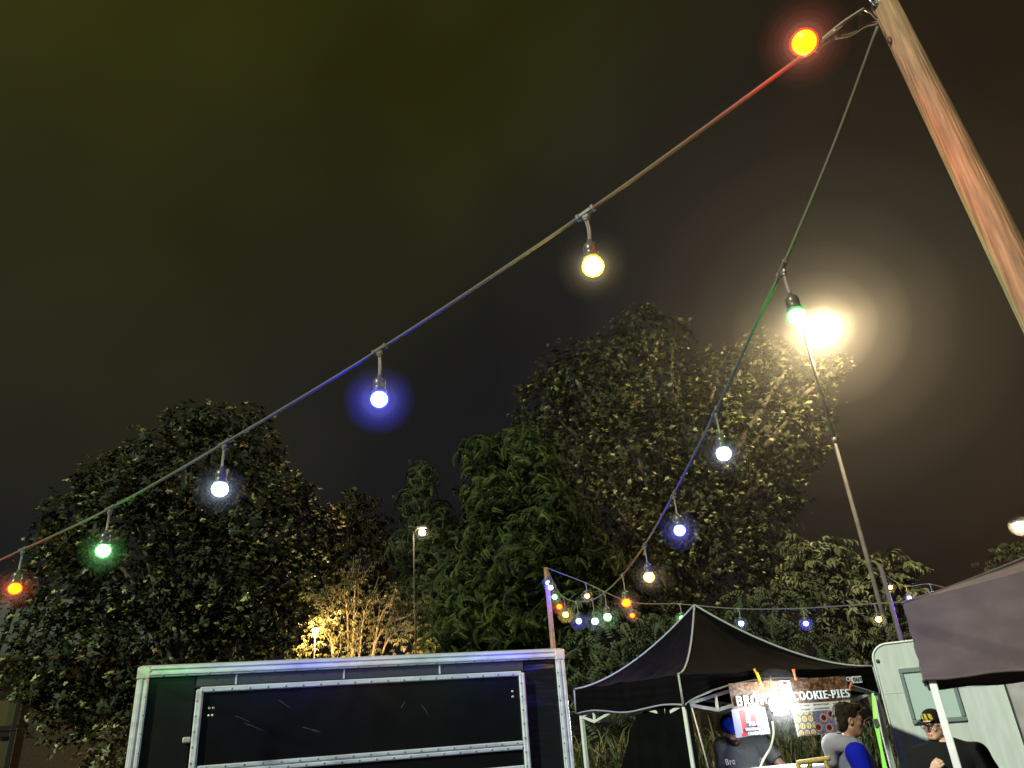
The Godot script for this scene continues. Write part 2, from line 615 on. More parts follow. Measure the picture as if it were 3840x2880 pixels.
func trees():
	var bark = worn(fresh(0.13, 0.11, 0.08, 0.95), noise_grain, Vector3(1, 0.3, 1), 1.5)
	var lm = leaf_mat(0.5, 0.35)
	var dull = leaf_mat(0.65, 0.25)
	# the broad tree on the left
	var lobes = [[Vector3(-9.093, 10.087, -18.823), 0.747], [Vector3(-8.270, 10.070, -18.609), 0.637], [Vector3(-7.511, 10.012, -18.859), 0.695], [Vector3(-9.696, 9.224, -18.570), 0.875], [Vector3(-11.206, 8.769, -19.009), 0.783], [Vector3(-10.539, 8.148, -18.640), 1.103], [Vector3(-12.126, 7.918, -19.414), 0.909], [Vector3(-12.623, 7.314, -19.924), 0.892], [Vector3(-7.163, 9.254, -19.220), 0.798], [Vector3(-6.355, 8.090, -19.554), 0.842], [Vector3(-5.893, 7.184, -20.208), 0.850], [Vector3(-6.111, 6.425, -20.791), 0.520], [Vector3(-8.464, 8.281, -18.577), 1.715], [Vector3(-6.961, 7.178, -19.102), 1.593], [Vector3(-10.003, 6.419, -19.022), 2.040], [Vector3(-7.813, 5.687, -19.149), 2.019], [Vector3(-6.894, 5.208, -20.264), 0.990], [Vector3(-12.241, 5.771, -19.774), 1.470], [Vector3(-11.503, 4.350, -20.008), 1.800], [Vector3(-9.272, 4.157, -19.657), 1.998], [Vector3(-7.633, 3.864, -20.240), 1.320], [Vector3(-12.748, 4.142, -20.550), 0.980], [Vector3(-11.963, 3.187, -20.563), 1.080], [Vector3(-10.427, 2.966, -20.447), 1.306], [Vector3(-8.770, 2.851, -20.502), 1.306]]
	var t = plant_tree("broadleaf_tree", "broad dark tree with pale upright leaf clusters before the brown building", Vector3(-9.253, 0.000, -20.613), Vector3(-9.253, 4.200, -20.613), lobes, 0.32, bark)
	crown(t[0], rosette(6, 0.16, 0.07, 0.5), dull, t[1].map(func(L): return [L[0], L[1] * 0.88]), 190.0, Vector2(0.7, 1.35), [Color(0.014, 0.020, 0.007), Color(0.020, 0.027, 0.010), Color(0.009, 0.013, 0.005)], 0.4, 11, 0.45)  # inner leaves tinted near black as crown shade, outer clusters pale as if lit
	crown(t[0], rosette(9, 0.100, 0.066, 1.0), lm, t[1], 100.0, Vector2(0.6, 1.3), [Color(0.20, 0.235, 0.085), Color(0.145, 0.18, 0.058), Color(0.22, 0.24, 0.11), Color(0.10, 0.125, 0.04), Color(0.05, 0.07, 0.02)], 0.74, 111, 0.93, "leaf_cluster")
	# the great tree on the right
	lobes = [[Vector3(4.474, 13.566, -21.485), 0.888], [Vector3(5.424, 13.327, -21.709), 0.707], [Vector3(3.604, 12.751, -21.541), 1.059], [Vector3(2.038, 12.175, -21.815), 1.210], [Vector3(1.137, 11.388, -22.302), 1.185], [Vector3(0.759, 10.524, -22.935), 0.980], [Vector3(2.671, 11.267, -21.584), 1.623], [Vector3(4.595, 11.267, -21.584), 1.549], [Vector3(6.505, 11.420, -21.732), 1.264], [Vector3(7.926, 12.171, -21.153), 0.767], [Vector3(7.298, 11.747, -21.355), 0.885], [Vector3(8.620, 11.476, -21.041), 0.957], [Vector3(9.537, 11.234, -20.713), 0.627], [Vector3(10.028, 11.238, -20.490), 0.367], [Vector3(8.964, 10.371, -21.125), 1.026], [Vector3(9.248, 9.566, -21.287), 0.565], [Vector3(1.800, 9.725, -22.319), 1.623], [Vector3(3.750, 9.253, -21.880), 2.012], [Vector3(5.801, 9.631, -21.700), 1.869], [Vector3(7.466, 9.572, -21.506), 1.710], [Vector3(8.597, 9.012, -21.884), 0.887], [Vector3(5.029, 7.806, -22.348), 1.995], [Vector3(7.029, 7.796, -22.353), 1.568], [Vector3(8.094, 7.780, -22.582), 0.632], [Vector3(3.166, 7.471, -22.730), 1.869], [Vector3(6.045, 6.316, -23.059), 1.995], [Vector3(3.717, 5.833, -23.289), 1.710], [Vector3(7.664, 6.118, -23.375), 0.862]]
	t = plant_tree("broadleaf_tree", "great rounded tree with small leaves, lit warm by the bright street lamp", Vector3(4.800, 0.000, -24.354), Vector3(4.800, 6.000, -24.354), lobes, 0.45, bark)
	crown(t[0], rosette(6, 0.13, 0.062, 0.5), dull, t[1].map(func(L): return [L[0], L[1] * 0.90]), 215.0, Vector2(0.7, 1.3), [Color(0.026, 0.030, 0.012), Color(0.034, 0.037, 0.015), Color(0.017, 0.021, 0.008)], 0.4, 12, 0.45)  # darker tints inside stand in for shade between the brighter outer clusters
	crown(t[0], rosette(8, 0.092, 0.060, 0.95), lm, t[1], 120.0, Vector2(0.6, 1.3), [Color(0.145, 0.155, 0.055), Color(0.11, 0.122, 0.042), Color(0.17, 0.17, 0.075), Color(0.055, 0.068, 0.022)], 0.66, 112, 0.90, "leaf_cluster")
	# the feathery tree in front of it
	lobes = [[Vector3(-0.928, 8.752, -19.238), 0.587], [Vector3(0.164, 8.861, -19.408), 0.721], [Vector3(0.486, 8.071, -19.341), 0.884], [Vector3(-0.559, 7.571, -19.358), 0.975], [Vector3(0.704, 6.977, -19.420), 1.040], [Vector3(-0.881, 6.745, -19.752), 0.825], [Vector3(-0.064, 5.923, -19.701), 1.225], [Vector3(-1.109, 5.366, -20.188), 1.114], [Vector3(1.188, 6.103, -19.837), 0.866], [Vector3(-1.652, 4.592, -20.336), 0.980], [Vector3(-0.306, 4.470, -20.173), 1.212], [Vector3(1.021, 4.960, -20.160), 0.980], [Vector3(0.621, 3.879, -20.676), 0.980], [Vector3(-1.483, 3.693, -20.765), 0.980], [Vector3(1.900, 5.533, -20.330), 0.800]]
	t = plant_tree("feathery_tree", "feathery green tree with drooping sprays behind the slim brown pole", Vector3(-0.279, 0.000, -20.788), Vector3(-0.279, 4.500, -20.788), lobes, 0.2, bark)
	crown(t[0], spray(0.40, 10, 0.026), dull, t[1], 620.0, Vector2(0.6, 1.3), [Color(0.032, 0.050, 0.010), Color(0.050, 0.072, 0.014), Color(0.018, 0.029, 0.006), Color(0.009, 0.015, 0.004)], 0.25, 13, 0.55)
	lobes = [[Vector3(-3.850, 11.321, -28.095), 0.553], [Vector3(-4.036, 10.276, -28.372), 0.842], [Vector3(-3.536, 9.172, -28.566), 1.124], [Vector3(-4.488, 8.664, -28.808), 0.797], [Vector3(-2.946, 8.060, -28.653), 1.394], [Vector3(-3.864, 7.108, -29.329), 1.116], [Vector3(-2.688, 6.361, -29.021), 1.586], [Vector3(-3.334, 5.312, -29.742), 1.242]]
	t = plant_tree("conifer_tree", "pointed dark conifer above the middle of the trailer beside the thin lamp", Vector3(-3.564, 0.000, -29.739), Vector3(-3.564, 5.000, -29.739), lobes, 0.22, bark)
	crown(t[0], spray(0.50, 9, 0.040), dull, t[1], 230.0, Vector2(0.6, 1.15), [Color(0.022, 0.032, 0.012), Color(0.034, 0.046, 0.016)], 0.2, 14, 0.5)
	lobes = [[Vector3(-10.013, 14.479, -42.653), 1.430], [Vector3(-11.260, 13.446, -43.146), 1.650], [Vector3(-9.066, 13.293, -43.219), 1.513], [Vector3(-11.973, 11.300, -43.062), 2.150], [Vector3(-9.850, 10.909, -43.248), 2.419], [Vector3(-7.953, 11.021, -43.195), 1.881], [Vector3(-10.860, 8.546, -44.375), 2.956], [Vector3(-13.539, 8.732, -44.287), 2.419]]
	t = plant_tree("broadleaf_tree", "far brown tree in the gap between the broad tree and the conifer", Vector3(-10.361, 0.000, -44.443), Vector3(-10.361, 6.000, -44.443), lobes, 0.3, bark)
	crown(t[0], twig(9, 0.34, 0.12), dull, t[1], 34.0, Vector2(0.7, 1.3), [Color(0.050, 0.036, 0.016), Color(0.04, 0.034, 0.014), Color(0.028, 0.026, 0.011)], 0.45, 15, 0.5)
	golden_tree(bark)
	# the loose tree at the right, below the lamp
	lobes = [[Vector3(7.104, 5.702, -19.806), 0.417], [Vector3(7.548, 5.296, -19.778), 0.533], [Vector3(8.059, 5.590, -19.638), 0.412], [Vector3(8.284, 4.931, -19.731), 0.504], [Vector3(8.795, 4.910, -19.520), 0.475], [Vector3(9.399, 5.008, -19.473), 0.404], [Vector3(9.863, 4.868, -19.540), 0.309], [Vector3(8.891, 4.331, -19.574), 0.611], [Vector3(8.175, 4.221, -19.626), 0.611], [Vector3(7.570, 4.511, -19.710), 0.618], [Vector3(9.482, 4.343, -19.568), 0.400], [Vector3(7.013, 4.730, -20.049), 0.630], [Vector3(8.824, 3.538, -19.952), 0.752], [Vector3(7.760, 3.505, -19.968), 0.752]]
	t = plant_tree("spreading_tree", "loose spreading tree lit yellow by the lamp left of the grey canopy", Vector3(8.420, 0.000, -20.670), Vector3(8.420, 3.200, -20.670), lobes, 0.16, bark)
	crown(t[0], twig(10, 0.21, 0.085), lm, t[1], 210.0, Vector2(0.6, 1.15), [Color(0.085, 0.092, 0.036), Color(0.05, 0.056, 0.022), Color(0.11, 0.11, 0.05)], 0.62, 16, 0.45)
	lobes = [[Vector3(19.870, 6.729, -31.947), 0.775], [Vector3(20.680, 7.111, -31.765), 0.853], [Vector3(21.096, 6.293, -32.155), 0.969], [Vector3(19.313, 5.891, -32.347), 0.659], [Vector3(20.479, 5.898, -32.344), 0.969]]
	t = plant_tree("broadleaf_tree", "dim far tree rising behind the grey canopy roof under the far lamp", Vector3(20.535, 0.000, -32.905), Vector3(20.535, 4.500, -32.905), lobes, 0.2, bark)
	crown(t[0], twig(9, 0.22, 0.09), dull, t[1], 80.0, Vector2(0.7, 1.2), [Color(0.05, 0.046, 0.02), Color(0.035, 0.036, 0.015)], 0.5, 17, 0.5)
	# bushes behind the black gazebo
	lobes = [[Vector3(1.054, 3.748, -14.977), 0.468], [Vector3(1.512, 3.205, -15.015), 0.657], [Vector3(2.355, 3.332, -15.176), 0.540], [Vector3(0.940, 2.905, -14.936), 0.647], [Vector3(1.974, 2.675, -15.046), 0.735], [Vector3(2.901, 2.787, -15.214), 0.621], [Vector3(1.119, 2.094, -15.101), 0.776], [Vector3(2.230, 1.939, -15.176), 0.776]]
	t = plant_tree("bush", "tall dark bush below the sagging bulbs behind the black gazebo", Vector3(1.715, 0.000, -15.551), Vector3(1.715, 1.800, -15.551), lobes, 0.09, bark)
	t[0].set_meta("category", "bush")
	crown(t[0], spray(0.42, 7, 0.05), dull, t[1], 190.0, Vector2(0.6, 1.15), [Color(0.026, 0.038, 0.016), Color(0.040, 0.055, 0.022)], 0.3, 18, 0.5)
	lobes = [[Vector3(4.297, 2.799, -16.538), 0.866], [Vector3(5.641, 2.706, -16.582), 0.963], [Vector3(6.697, 2.528, -16.445), 0.760], [Vector3(7.673, 2.805, -16.314), 0.570], [Vector3(5.303, 3.630, -16.363), 0.682], [Vector3(4.234, 3.704, -16.328), 0.585], [Vector3(8.154, 2.857, -16.289), 0.570]]
	t = plant_tree("bush", "dark bush between the black gazebo and the spreading tree", Vector3(5.819, 0.000, -16.987), Vector3(5.819, 1.800, -16.987), lobes, 0.09, bark)
	t[0].set_meta("category", "bush")
	crown(t[0], spray(0.42, 7, 0.05), dull, t[1], 150.0, Vector2(0.6, 1.15), [Color(0.026, 0.036, 0.014), Color(0.036, 0.046, 0.018)], 0.3, 19, 0.5)
	# strap-leaved planting behind the stall
	var bed = thing("flax_hedge", "hedge of long strap leaves lit green behind the brownie stall", "hedge", Vector3(3.313, 0.000, -12.548))
	var blade = ns(false)
	for k in 7:
		var a = 0.9 * k
		var out = Vector3(cos(a), 0, sin(a))
		var prev = [Vector3.ZERO, 0.02]
		for j in 4:
			var tt = float(j + 1) / 4.0
			var p = out * (0.12 + 0.42 * tt * tt) * (0.7 + 0.1 * k) + Vector3(0, 1.15 * tt - 0.42 * tt * tt * tt, 0)
			var s = out.cross(Vector3.UP) * 0.022 * (1.0 - 0.9 * tt)
			var s0 = out.cross(Vector3.UP) * prev[1]
			for q in [prev[0] - s0, p + s, prev[0] + s0, prev[0] - s0, p - s, p + s]: blade.add_vertex(q)
			prev = [p, 0.022 * (1.0 - 0.9 * tt)]
	blade.generate_normals()
	var where = []
	var org = bed.position
	var a0 = Vector3(0.179, 0.000, -12.888)
	var a1 = Vector3(5.249, 0.000, -11.945)
	for i in 1100:
		var f = rng.randf()
		var p = a0.lerp(a1, f) - org + Vector3(rng.randf_range(-0.3, 0.3), 0, rng.randf_range(-1.6, 0.5))
		var hgt = rng.randf_range(0.0, 1.0)
		p.y = hgt * 0.95
		var k = rng.randf_range(0.7, 1.3)
		var tint = [Color(0.045, 0.062, 0.018), Color(0.075, 0.068, 0.026), Color(0.035, 0.045, 0.016), Color(0.10, 0.078, 0.035)][rng.randi() % 4]
		where.append([Transform3D(Basis(Vector3.UP, rng.randf() * TAU) * Basis(Vector3.RIGHT, rng.randf_range(-0.35, 0.35)) * Basis.from_scale(Vector3.ONE * rng.randf_range(0.6, 1.1)), p), Color(tint.r * k, tint.g * k, tint.b * k)])
	scatter(bed, blade.commit(), lm, where, "strap_leaf")
	# a small shrub beside the trailer's left edge
	lobes = [[Vector3(-6.962, 2.051, -13.128), 0.255], [Vector3(-7.084, 1.861, -12.997), 0.251], [Vector3(-6.670, 1.765, -13.042), 0.251], [Vector3(-6.959, 1.585, -13.128), 0.339]]
	t = plant_tree("shrub", "small pale shrub before the brown building beside the trailer", Vector3(-7.008, 0.000, -13.256), Vector3(-7.008, 0.700, -13.256), lobes, 0.03, bark)
	t[0].set_meta("category", "shrub")
	crown(t[0], rosette(7, 0.11, 0.045, 0.7), lm, t[1], 500.0, Vector2(0.6, 1.2), [Color(0.075, 0.075, 0.035), Color(0.045, 0.05, 0.022), Color(0.11, 0.10, 0.06)], 0.6, 20, 0.4)


func golden_tree(bark):
	var foot = Vector3(-6.772, 0.000, -29.309)
	var t = thing("golden_tree", "small golden lit tree with bare fanned branches above the trailer", "tree", foot)
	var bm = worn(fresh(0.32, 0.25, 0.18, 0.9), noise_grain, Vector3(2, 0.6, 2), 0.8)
	var r := RandomNumberGenerator.new()
	r.seed = 31
	var stems = [[Vector3(-6.896, 4.528, -29.230), Vector3(-6.791, 5.770, -28.638), Vector3(-6.863, 6.946, -28.077)], [Vector3(-6.724, 4.516, -29.236), Vector3(-6.260, 5.462, -28.452), Vector3(-5.787, 6.725, -27.739)], [Vector3(-6.940, 4.522, -29.122), Vector3(-7.314, 5.215, -28.459), Vector3(-7.699, 5.602, -28.053)], [Vector3(-6.539, 4.486, -29.028), Vector3(-5.709, 5.127, -28.279), Vector3(-4.384, 5.953, -27.664)], [Vector3(-6.505, 4.484, -29.030), Vector3(-5.360, 5.001, -28.229), Vector3(-4.242, 5.445, -27.795)], [Vector3(-7.068, 4.540, -29.224), Vector3(-7.438, 5.957, -28.437), Vector3(-7.578, 6.745, -28.062)], [Vector3(-6.525, 4.468, -28.815), Vector3(-5.562, 5.593, -27.946), Vector3(-4.796, 6.437, -27.433)], [Vector3(-6.828, 4.523, -29.232), Vector3(-6.504, 6.203, -28.320), Vector3(-6.376, 7.381, -27.869)]]
	var where = []
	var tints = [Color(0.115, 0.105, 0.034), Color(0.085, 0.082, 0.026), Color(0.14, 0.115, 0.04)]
	for s in stems:
		var own = s.map(func(p): return p - foot)
		own[0].y = 0.3
		own[0] = own[0] * Vector3(0.5, 1, 0.5)
		var pts = spline(own, 6)
		var st = ns()
		var rad = []
		for k in pts.size(): rad.append(lerpf(0.048, 0.012, float(k) / pts.size()))
		tube(st, pts, rad, 7)
		var br = obj("branch", st, bm, t)
		for k in 14:   # twigs fan out along the stem
			var i = 4 + int(r.randf() * (pts.size() - 5))
			var dir = ((pts[mini(i + 1, pts.size() - 1)] - pts[i - 1]).normalized() + Vector3(r.randfn(), r.randfn() * 0.6 + 0.2, r.randfn()) * 0.55).normalized()
			var ln = r.randf_range(0.45, 1.0)
			var e = pts[i] + dir * ln + Vector3(0, 0.12, 0)
			var tw = ns()
			tube(tw, [pts[i], pts[i] + dir * ln * 0.5, e], [0.016, 0.011, 0.006], 5)
			obj("twig", tw, bm, br)
			for j in 5:
				var q = pts[i].lerp(e, r.randf_range(0.3, 1.08)) + Vector3(r.randfn(), r.randfn(), r.randfn()) * 0.10
				var c: Color = tints[r.randi() % 3]
				where.append([Transform3D(Basis(Vector3.UP, r.randf() * TAU) * Basis.from_scale(Vector3.ONE * r.randf_range(0.6, 1.1)), q), c])
	for L in [[Vector3(-7.550, 6.726, -27.960), 0.788], [Vector3(-6.800, 7.062, -27.800), 0.685], [Vector3(-6.139, 6.596, -27.801), 0.782], [Vector3(-7.730, 5.937, -28.115), 0.748], [Vector3(-6.806, 6.151, -27.791), 0.810], [Vector3(-5.794, 5.837, -27.830), 0.740], [Vector3(-7.703, 5.209, -28.130), 0.773], [Vector3(-8.364, 4.986, -28.125), 0.436], [Vector3(-4.946, 5.210, -27.797), 0.599], [Vector3(-6.523, 5.203, -28.132), 0.773], [Vector3(-4.199, 4.576, -28.321), 0.570]]:
		for i in 30:
			var q = L[0] - foot + Vector3(r.randfn(), r.randfn(), r.randfn()) * L[1] * 0.55
			where.append([Transform3D(Basis(Vector3.UP, r.randf() * TAU) * Basis.from_scale(Vector3.ONE * r.randf_range(0.6, 1.1)), q), tints[r.randi() % 3]])
	scatter(t, twig(6, 0.17, 0.05), leaf_mat(0.5, 0.5), where, "crown")


# ---------------------------------------------------------------- trailers and tents
func extrude(st, poly: PackedVector2Array, z0: float, z1: float):   # polygon runs counter-clockwise seen from +z
	var tris = Geometry2D.triangulate_polygon(poly)
	for i in range(0, tris.size(), 3):
		var a = poly[tris[i]]
		var b = poly[tris[i + 1]]
		var c = poly[tris[i + 2]]
		if (b - a).cross(c - a) < 0:
			var s = b
			b = c
			c = s
		v(st, Vector3(a.x, a.y, z1)); v(st, Vector3(c.x, c.y, z1)); v(st, Vector3(b.x, b.y, z1))
		v(st, Vector3(a.x, a.y, z0)); v(st, Vector3(b.x, b.y, z0)); v(st, Vector3(c.x, c.y, z0))
	for i in poly.size():
		var a = poly[i]
		var b = poly[(i + 1) % poly.size()]
		quad(st, Vector3(a.x, a.y, z1), Vector3(a.x, a.y, z0), Vector3(b.x, b.y, z0), Vector3(b.x, b.y, z1))


func white_trailer():
	var t = thing("white_trailer", "pale white caravan with a rounded roof corner behind the grey canopy post", "caravan", Vector3(3.847, 0, -9.223), "", deg_to_rad(-23.95))
	var shell = worn(fresh(0.43, 0.475, 0.475, 0.42), noise_soft, Vector3(1.6, 0.22, 1.6))
	shell.albedo_texture = noise_tex(0.03, 44, 0.91, 1.0)
	var left = 0.062
	var top = 2.392
	var poly = PackedVector2Array([Vector2(left, 0.42)])
	var edge = [Vector3(left, 0.42, 0.006)]
	poly.append(Vector2(1.262, 0.42))
	poly.append(Vector2(1.262, top + 0.004))
	poly.append(Vector2(0.32, top))
	var arc = []
	for k in 9:
		var a = PI / 2 + (PI / 2) * k / 8.0
		arc.append(Vector2(left + 0.175 + 0.175 * cos(a), top - 0.175 + 0.165 * sin(a)))
	for q in arc: poly.append(q)
	var body = ns(false)
	extrude(body, poly, -2.6, 0.0)
	obj("body_shell", body, shell, t)
	for k in range(8, -1, -1): edge.append(Vector3(arc[k].x, arc[k].y, 0.006))
	edge.append(Vector3(1.262, top + 0.004, 0.006))
	var tr = ns()
	tube(tr, edge, 0.011, 8)
	obj("edge_trim", tr, mat(0.55, 0.60, 0.60, 0.4), t)
	# front window with a deep grey frame
	var fm = mat(0.13, 0.17, 0.17, 0.35)
	var w = ns(false)
	box(w, Vector3(0.555, 2.078, 0.014), Vector3(0.53, 0.052, 0.035), Basis(), 0.008)
	box(w, Vector3(0.555, 1.552, 0.014), Vector3(0.53, 0.046, 0.035), Basis(), 0.008)
	box(w, Vector3(0.310, 1.815, 0.0145), Vector3(0.040, 0.478, 0.034), Basis(), 0.008)
	box(w, Vector3(0.800, 1.815, 0.0145), Vector3(0.040, 0.478, 0.034), Basis(), 0.008)
	var wo = obj("window", w, fm, t)
	var gl = ns(false)
	box(gl, Vector3(0.555, 1.815, 0.006), Vector3(0.45, 0.478, 0.01))
	obj("pane", gl, fresh(0.34, 0.43, 0.42, 0.10), wo)
	var lid = ns()
	lathe(lid, [[0.022, -0.004], [0.022, 0.004], [0.001, 0.005]], 16, Transform3D(Basis(Vector3.RIGHT, PI / 2), Vector3(0.105, 2.205, 0.004)))
	obj("vent_plug", lid, mat(0.03, 0.03, 0.03, 0.5), t)
	var seam = ns(false)
	box(seam, Vector3(0.66, 1.86, 0.0025), Vector3(1.19, 0.004, 0.005))
	obj("panel_seam", seam, mat(0.40, 0.46, 0.45, 0.5), t)
	# the side door panels to the right
	var dm = worn(fresh(0.36, 0.34, 0.37, 0.5), noise_soft, Vector3(0.5, 0.5, 0.5))
	var x = 1.285
	for wd in [0.36, 0.62, 0.62]:
		var d = ns(false)
		box(d, Vector3(x + wd / 2, 1.40, -0.03), Vector3(wd, 1.96, 0.05), Basis(), 0.008)
		obj("door_panel", d, dm, t)
		x += wd + 0.018
	var jm = ns(false)
	box(jm, Vector3(1.273, 1.40, -0.04), Vector3(0.018, 1.96, 0.04))
	obj("door_jamb", jm, mat(0.02, 0.02, 0.03, 0.5), t)
	var ch = ns(false)
	box(ch, Vector3(1.5, 0.36, -1.2), Vector3(2.9, 0.12, 2.2))
	obj("chassis", ch, mat(0.03, 0.03, 0.03, 0.6), t)
	for s in [[0.45, -1.2], [2.3, -1.2]]:
		var wh = ns()
		lathe(wh, [[0.001, -0.09], [0.20, -0.09], [0.29, -0.06], [0.30, 0.0], [0.29, 0.06], [0.20, 0.09], [0.001, 0.09]], 20, Transform3D(Basis(Vector3.RIGHT, PI / 2), Vector3(s[0], 0.30, s[1] + 1.0)))
		obj("wheel", wh, mat(0.02, 0.02, 0.02, 0.8), t)


func rail(st, a: Vector3, b: Vector3, w: float):   # an aluminium corner extrusion with a groove: a step each side of a sunken middle
	bar(st, a, b, w, 0.020, 0.003, Vector3.BACK)


func black_trailer():
	var L = 2.868
	var H = 2.27
	var t = thing("black_trailer", "black food trailer edged in silver riveted aluminium with a closed serving hatch", "trailer", Vector3(-2.498, 0, -4.934), "", deg_to_rad(18.05))
	var black = fresh(0.008, 0.010, 0.010, 0.16)
	black.heightmap_enabled = true
	black.heightmap_texture = noise_tex(0.008, 61, 0.0, 1.0)
	black.heightmap_scale = 0.22
	black.uv1_triplanar = true
	black.uv1_scale = Vector3(0.45, 0.45, 0.45)
	black.roughness_texture = noise_tex(0.02, 62, 0.6, 1.0)
	black.roughness = 0.26
	var dented = black.duplicate()
	dented.heightmap_texture = noise_tex(0.010, 63, 0.0, 1.0)
	dented.uv1_scale = Vector3(0.35, 1.6, 0.35)
	dented.heightmap_scale = 0.9
	var flat = fresh(0.004, 0.005, 0.005, 0.30)
	flat.roughness_texture = noise_tex(0.02, 66, 0.75, 1.0)
	flat.uv1_triplanar = true
	flat.uv1_scale = Vector3(0.8, 0.8, 0.8)
	flat.roughness = 0.24
	var alu = fresh(0.72, 0.80, 0.84, 0.28, 0.35)
	alu.albedo_texture = noise_tex(0.012, 64, 0.82, 1.0)
	alu.uv1_triplanar = true
	alu.uv1_scale = Vector3(1.2, 4.0, 1.2)
	var alu_dark = mat(0.20, 0.24, 0.27, 0.4, 0.4)
	# body behind the face
	var b = ns(false)
	box(b, Vector3(L / 2, (H + 0.42) / 2, -0.93), Vector3(L - 0.02, H - 0.44, 1.80), Basis(), 0.01)
	obj("body", b, black, t)
	var rf = ns(false)
	box(rf, Vector3(L / 2, H - 0.005, -0.93), Vector3(L - 0.01, 0.03, 1.83), Basis(), 0.01)
	obj("roof", rf, mat(0.30, 0.31, 0.32, 0.6), t)
	# face panels: left, right, header in four plates
	for e in [[0.07, 0.345, black], [2.556, L - 0.07, dented]]:
		var p = ns(false)
		box(p, Vector3((e[0] + e[1]) / 2, 1.30, -0.022), Vector3(e[1] - e[0], 1.80, 0.010), Basis(), 0.002)
		obj("side_panel", p, e[2], t)
	var cuts = [0.347, 0.590, 1.278, 1.936, 2.554]
	var header = black.duplicate()
	header.roughness = 0.5
	header.albedo_color = Color(0.05, 0.058, 0.062).linear_to_srgb()
	header.metallic = 0.35
	for k in 4:
		var p = ns(false)
		box(p, Vector3((cuts[k] + cuts[k + 1]) / 2, 2.172, -0.020 + 0.002 * (k % 2)), Vector3(cuts[k + 1] - cuts[k] - 0.006, 0.066, 0.010), Basis(), 0.002)
		obj("header_plate", p, header, t)
		if k < 3:
			var sm = ns(false)
			box(sm, Vector3(cuts[k + 1], 2.172, -0.012), Vector3(0.012, 0.064, 0.008), Basis(), 0.002)
			obj("seam_strip", sm, alu, t)
	var lip = ns(false)
	box(lip, Vector3(1.45, 2.137, -0.016), Vector3(2.21, 0.010, 0.012))
	obj("hatch_gasket", lip, mat(0.004, 0.004, 0.004, 0.7), t)
	# outer rails
	var runs = [["top_rail", Vector3(0.075, H - 0.033, 0), Vector3(L - 0.075, H - 0.033, 0)], ["corner_post", Vector3(0.036, 0.40, 0), Vector3(0.036, H - 0.075, 0)], ["corner_post", Vector3(L - 0.036, 0.40, 0), Vector3(L - 0.036, H - 0.075, 0)], ["bottom_rail", Vector3(0.075, 0.43, 0), Vector3(L - 0.075, 0.43, 0)]]
	for q in runs:
		var upright = q[0] == "corner_post"
		var off = Vector3(1, 0, 0) if upright else Vector3(0, 1, 0)
		var st = ns(false)
		var sz = Vector3(0.072, 0, 0.016) if upright else Vector3(0, 0.066, 0.016)
		var mid = (q[1] + q[2]) / 2.0
		var len_ = q[1].distance_to(q[2])
		var full = Vector3(0.072, len_, 0.014) if upright else Vector3(len_, 0.066, 0.014)
		box(st, mid, full, Basis(), 0.004)
		for s in [-1.0, 1.0]:   # raised beads either side of the groove
			var bead = Vector3(0.020, len_, 0.010) if upright else Vector3(len_, 0.018, 0.010)
			box(st, mid + off * s * (0.022 if s > 0 else 0.012) + Vector3(0, 0, 0.010), bead, Basis(), 0.004)
		obj(q[0], st, alu, t)
	for x in [0.036, L - 0.036]:
		var st = ns(false)
		box(st, Vector3(x, H - 0.037, 0.001), Vector3(0.080, 0.078, 0.030), Basis(), 0.012)
		obj("corner_cap", st, fresh(0.72, 0.76, 0.78, 0.25, 0.5), t)
	var rv = ns()
	lathe(rv, [[0.0062, 0.0], [0.0055, 0.0025], [0.003, 0.004], [0.0005, 0.0045]], 10, Transform3D(Basis(Vector3.RIGHT, PI / 2), Vector3.ZERO))
	rv.generate_normals()
	var rivet = rv.commit()
	var spots = []
	for k in 20: spots.append(Vector3(0.15 + k * 0.1355, H - 0.058, 0.012))
	for k in 8:
		spots.append(Vector3(0.062, 2.09 - k * 0.105, 0.012))
		spots.append(Vector3(L - 0.064, 2.11 - k * 0.093, 0.012))
	# the hatch: frame, panel, double middle rail, lower panel
	var hx0 = 0.358
	var hx1 = 2.546
	var hp = ns(false)
	box(hp, Vector3((hx0 + hx1) / 2, 1.885, 0.004), Vector3(hx1 - hx0 - 0.07, 0.43, 0.012), Basis(), 0.003)
	obj("hatch_panel", hp, flat, t)
	var lp = ns(false)
	box(lp, Vector3((hx0 + hx1) / 2, 1.15, 0.002), Vector3(hx1 - hx0 - 0.07, 0.96, 0.012), Basis(), 0.003)
	obj("lower_panel", lp, flat, t)
	var hf = [["hatch_rail", Vector3(hx0 + 0.022, 2.115, 0.02), Vector3(hx1 - 0.022, 2.115, 0.02), 0.034], ["hatch_rail", Vector3(hx0 + 0.046, 1.668, 0.02), Vector3(hx1 - 0.046, 1.668, 0.02), 0.026], ["hatch_rail", Vector3(hx0 + 0.046, 1.639, 0.017), Vector3(hx1 - 0.046, 1.639, 0.017), 0.026], ["hatch_rail", Vector3(hx0 + 0.046, 1.515, 0.017), Vector3(hx1 - 0.046, 1.515, 0.017), 0.03]]
	for q in hf:
		var st = ns(false)
		box(st, (q[1] + q[2]) / 2.0, Vector3(q[1].distance_to(q[2]), q[3], 0.022), Basis(), 0.006)
		obj(q[0], st, alu, t)
	for x in [hx0 + 0.022, hx1 - 0.022]:
		var st = ns(false)
		box(st, Vector3(x, 1.36, 0.022), Vector3(0.044, 1.52, 0.026), Basis(), 0.008)
		box(st, Vector3(x + 0.008, 1.36, 0.036), Vector3(0.012, 1.50, 0.006), Basis(), 0.002)
		obj("hatch_post", st, alu, t)
		for k in 7: spots.append(Vector3(x - 0.012, 2.05 - k * 0.088, 0.035))
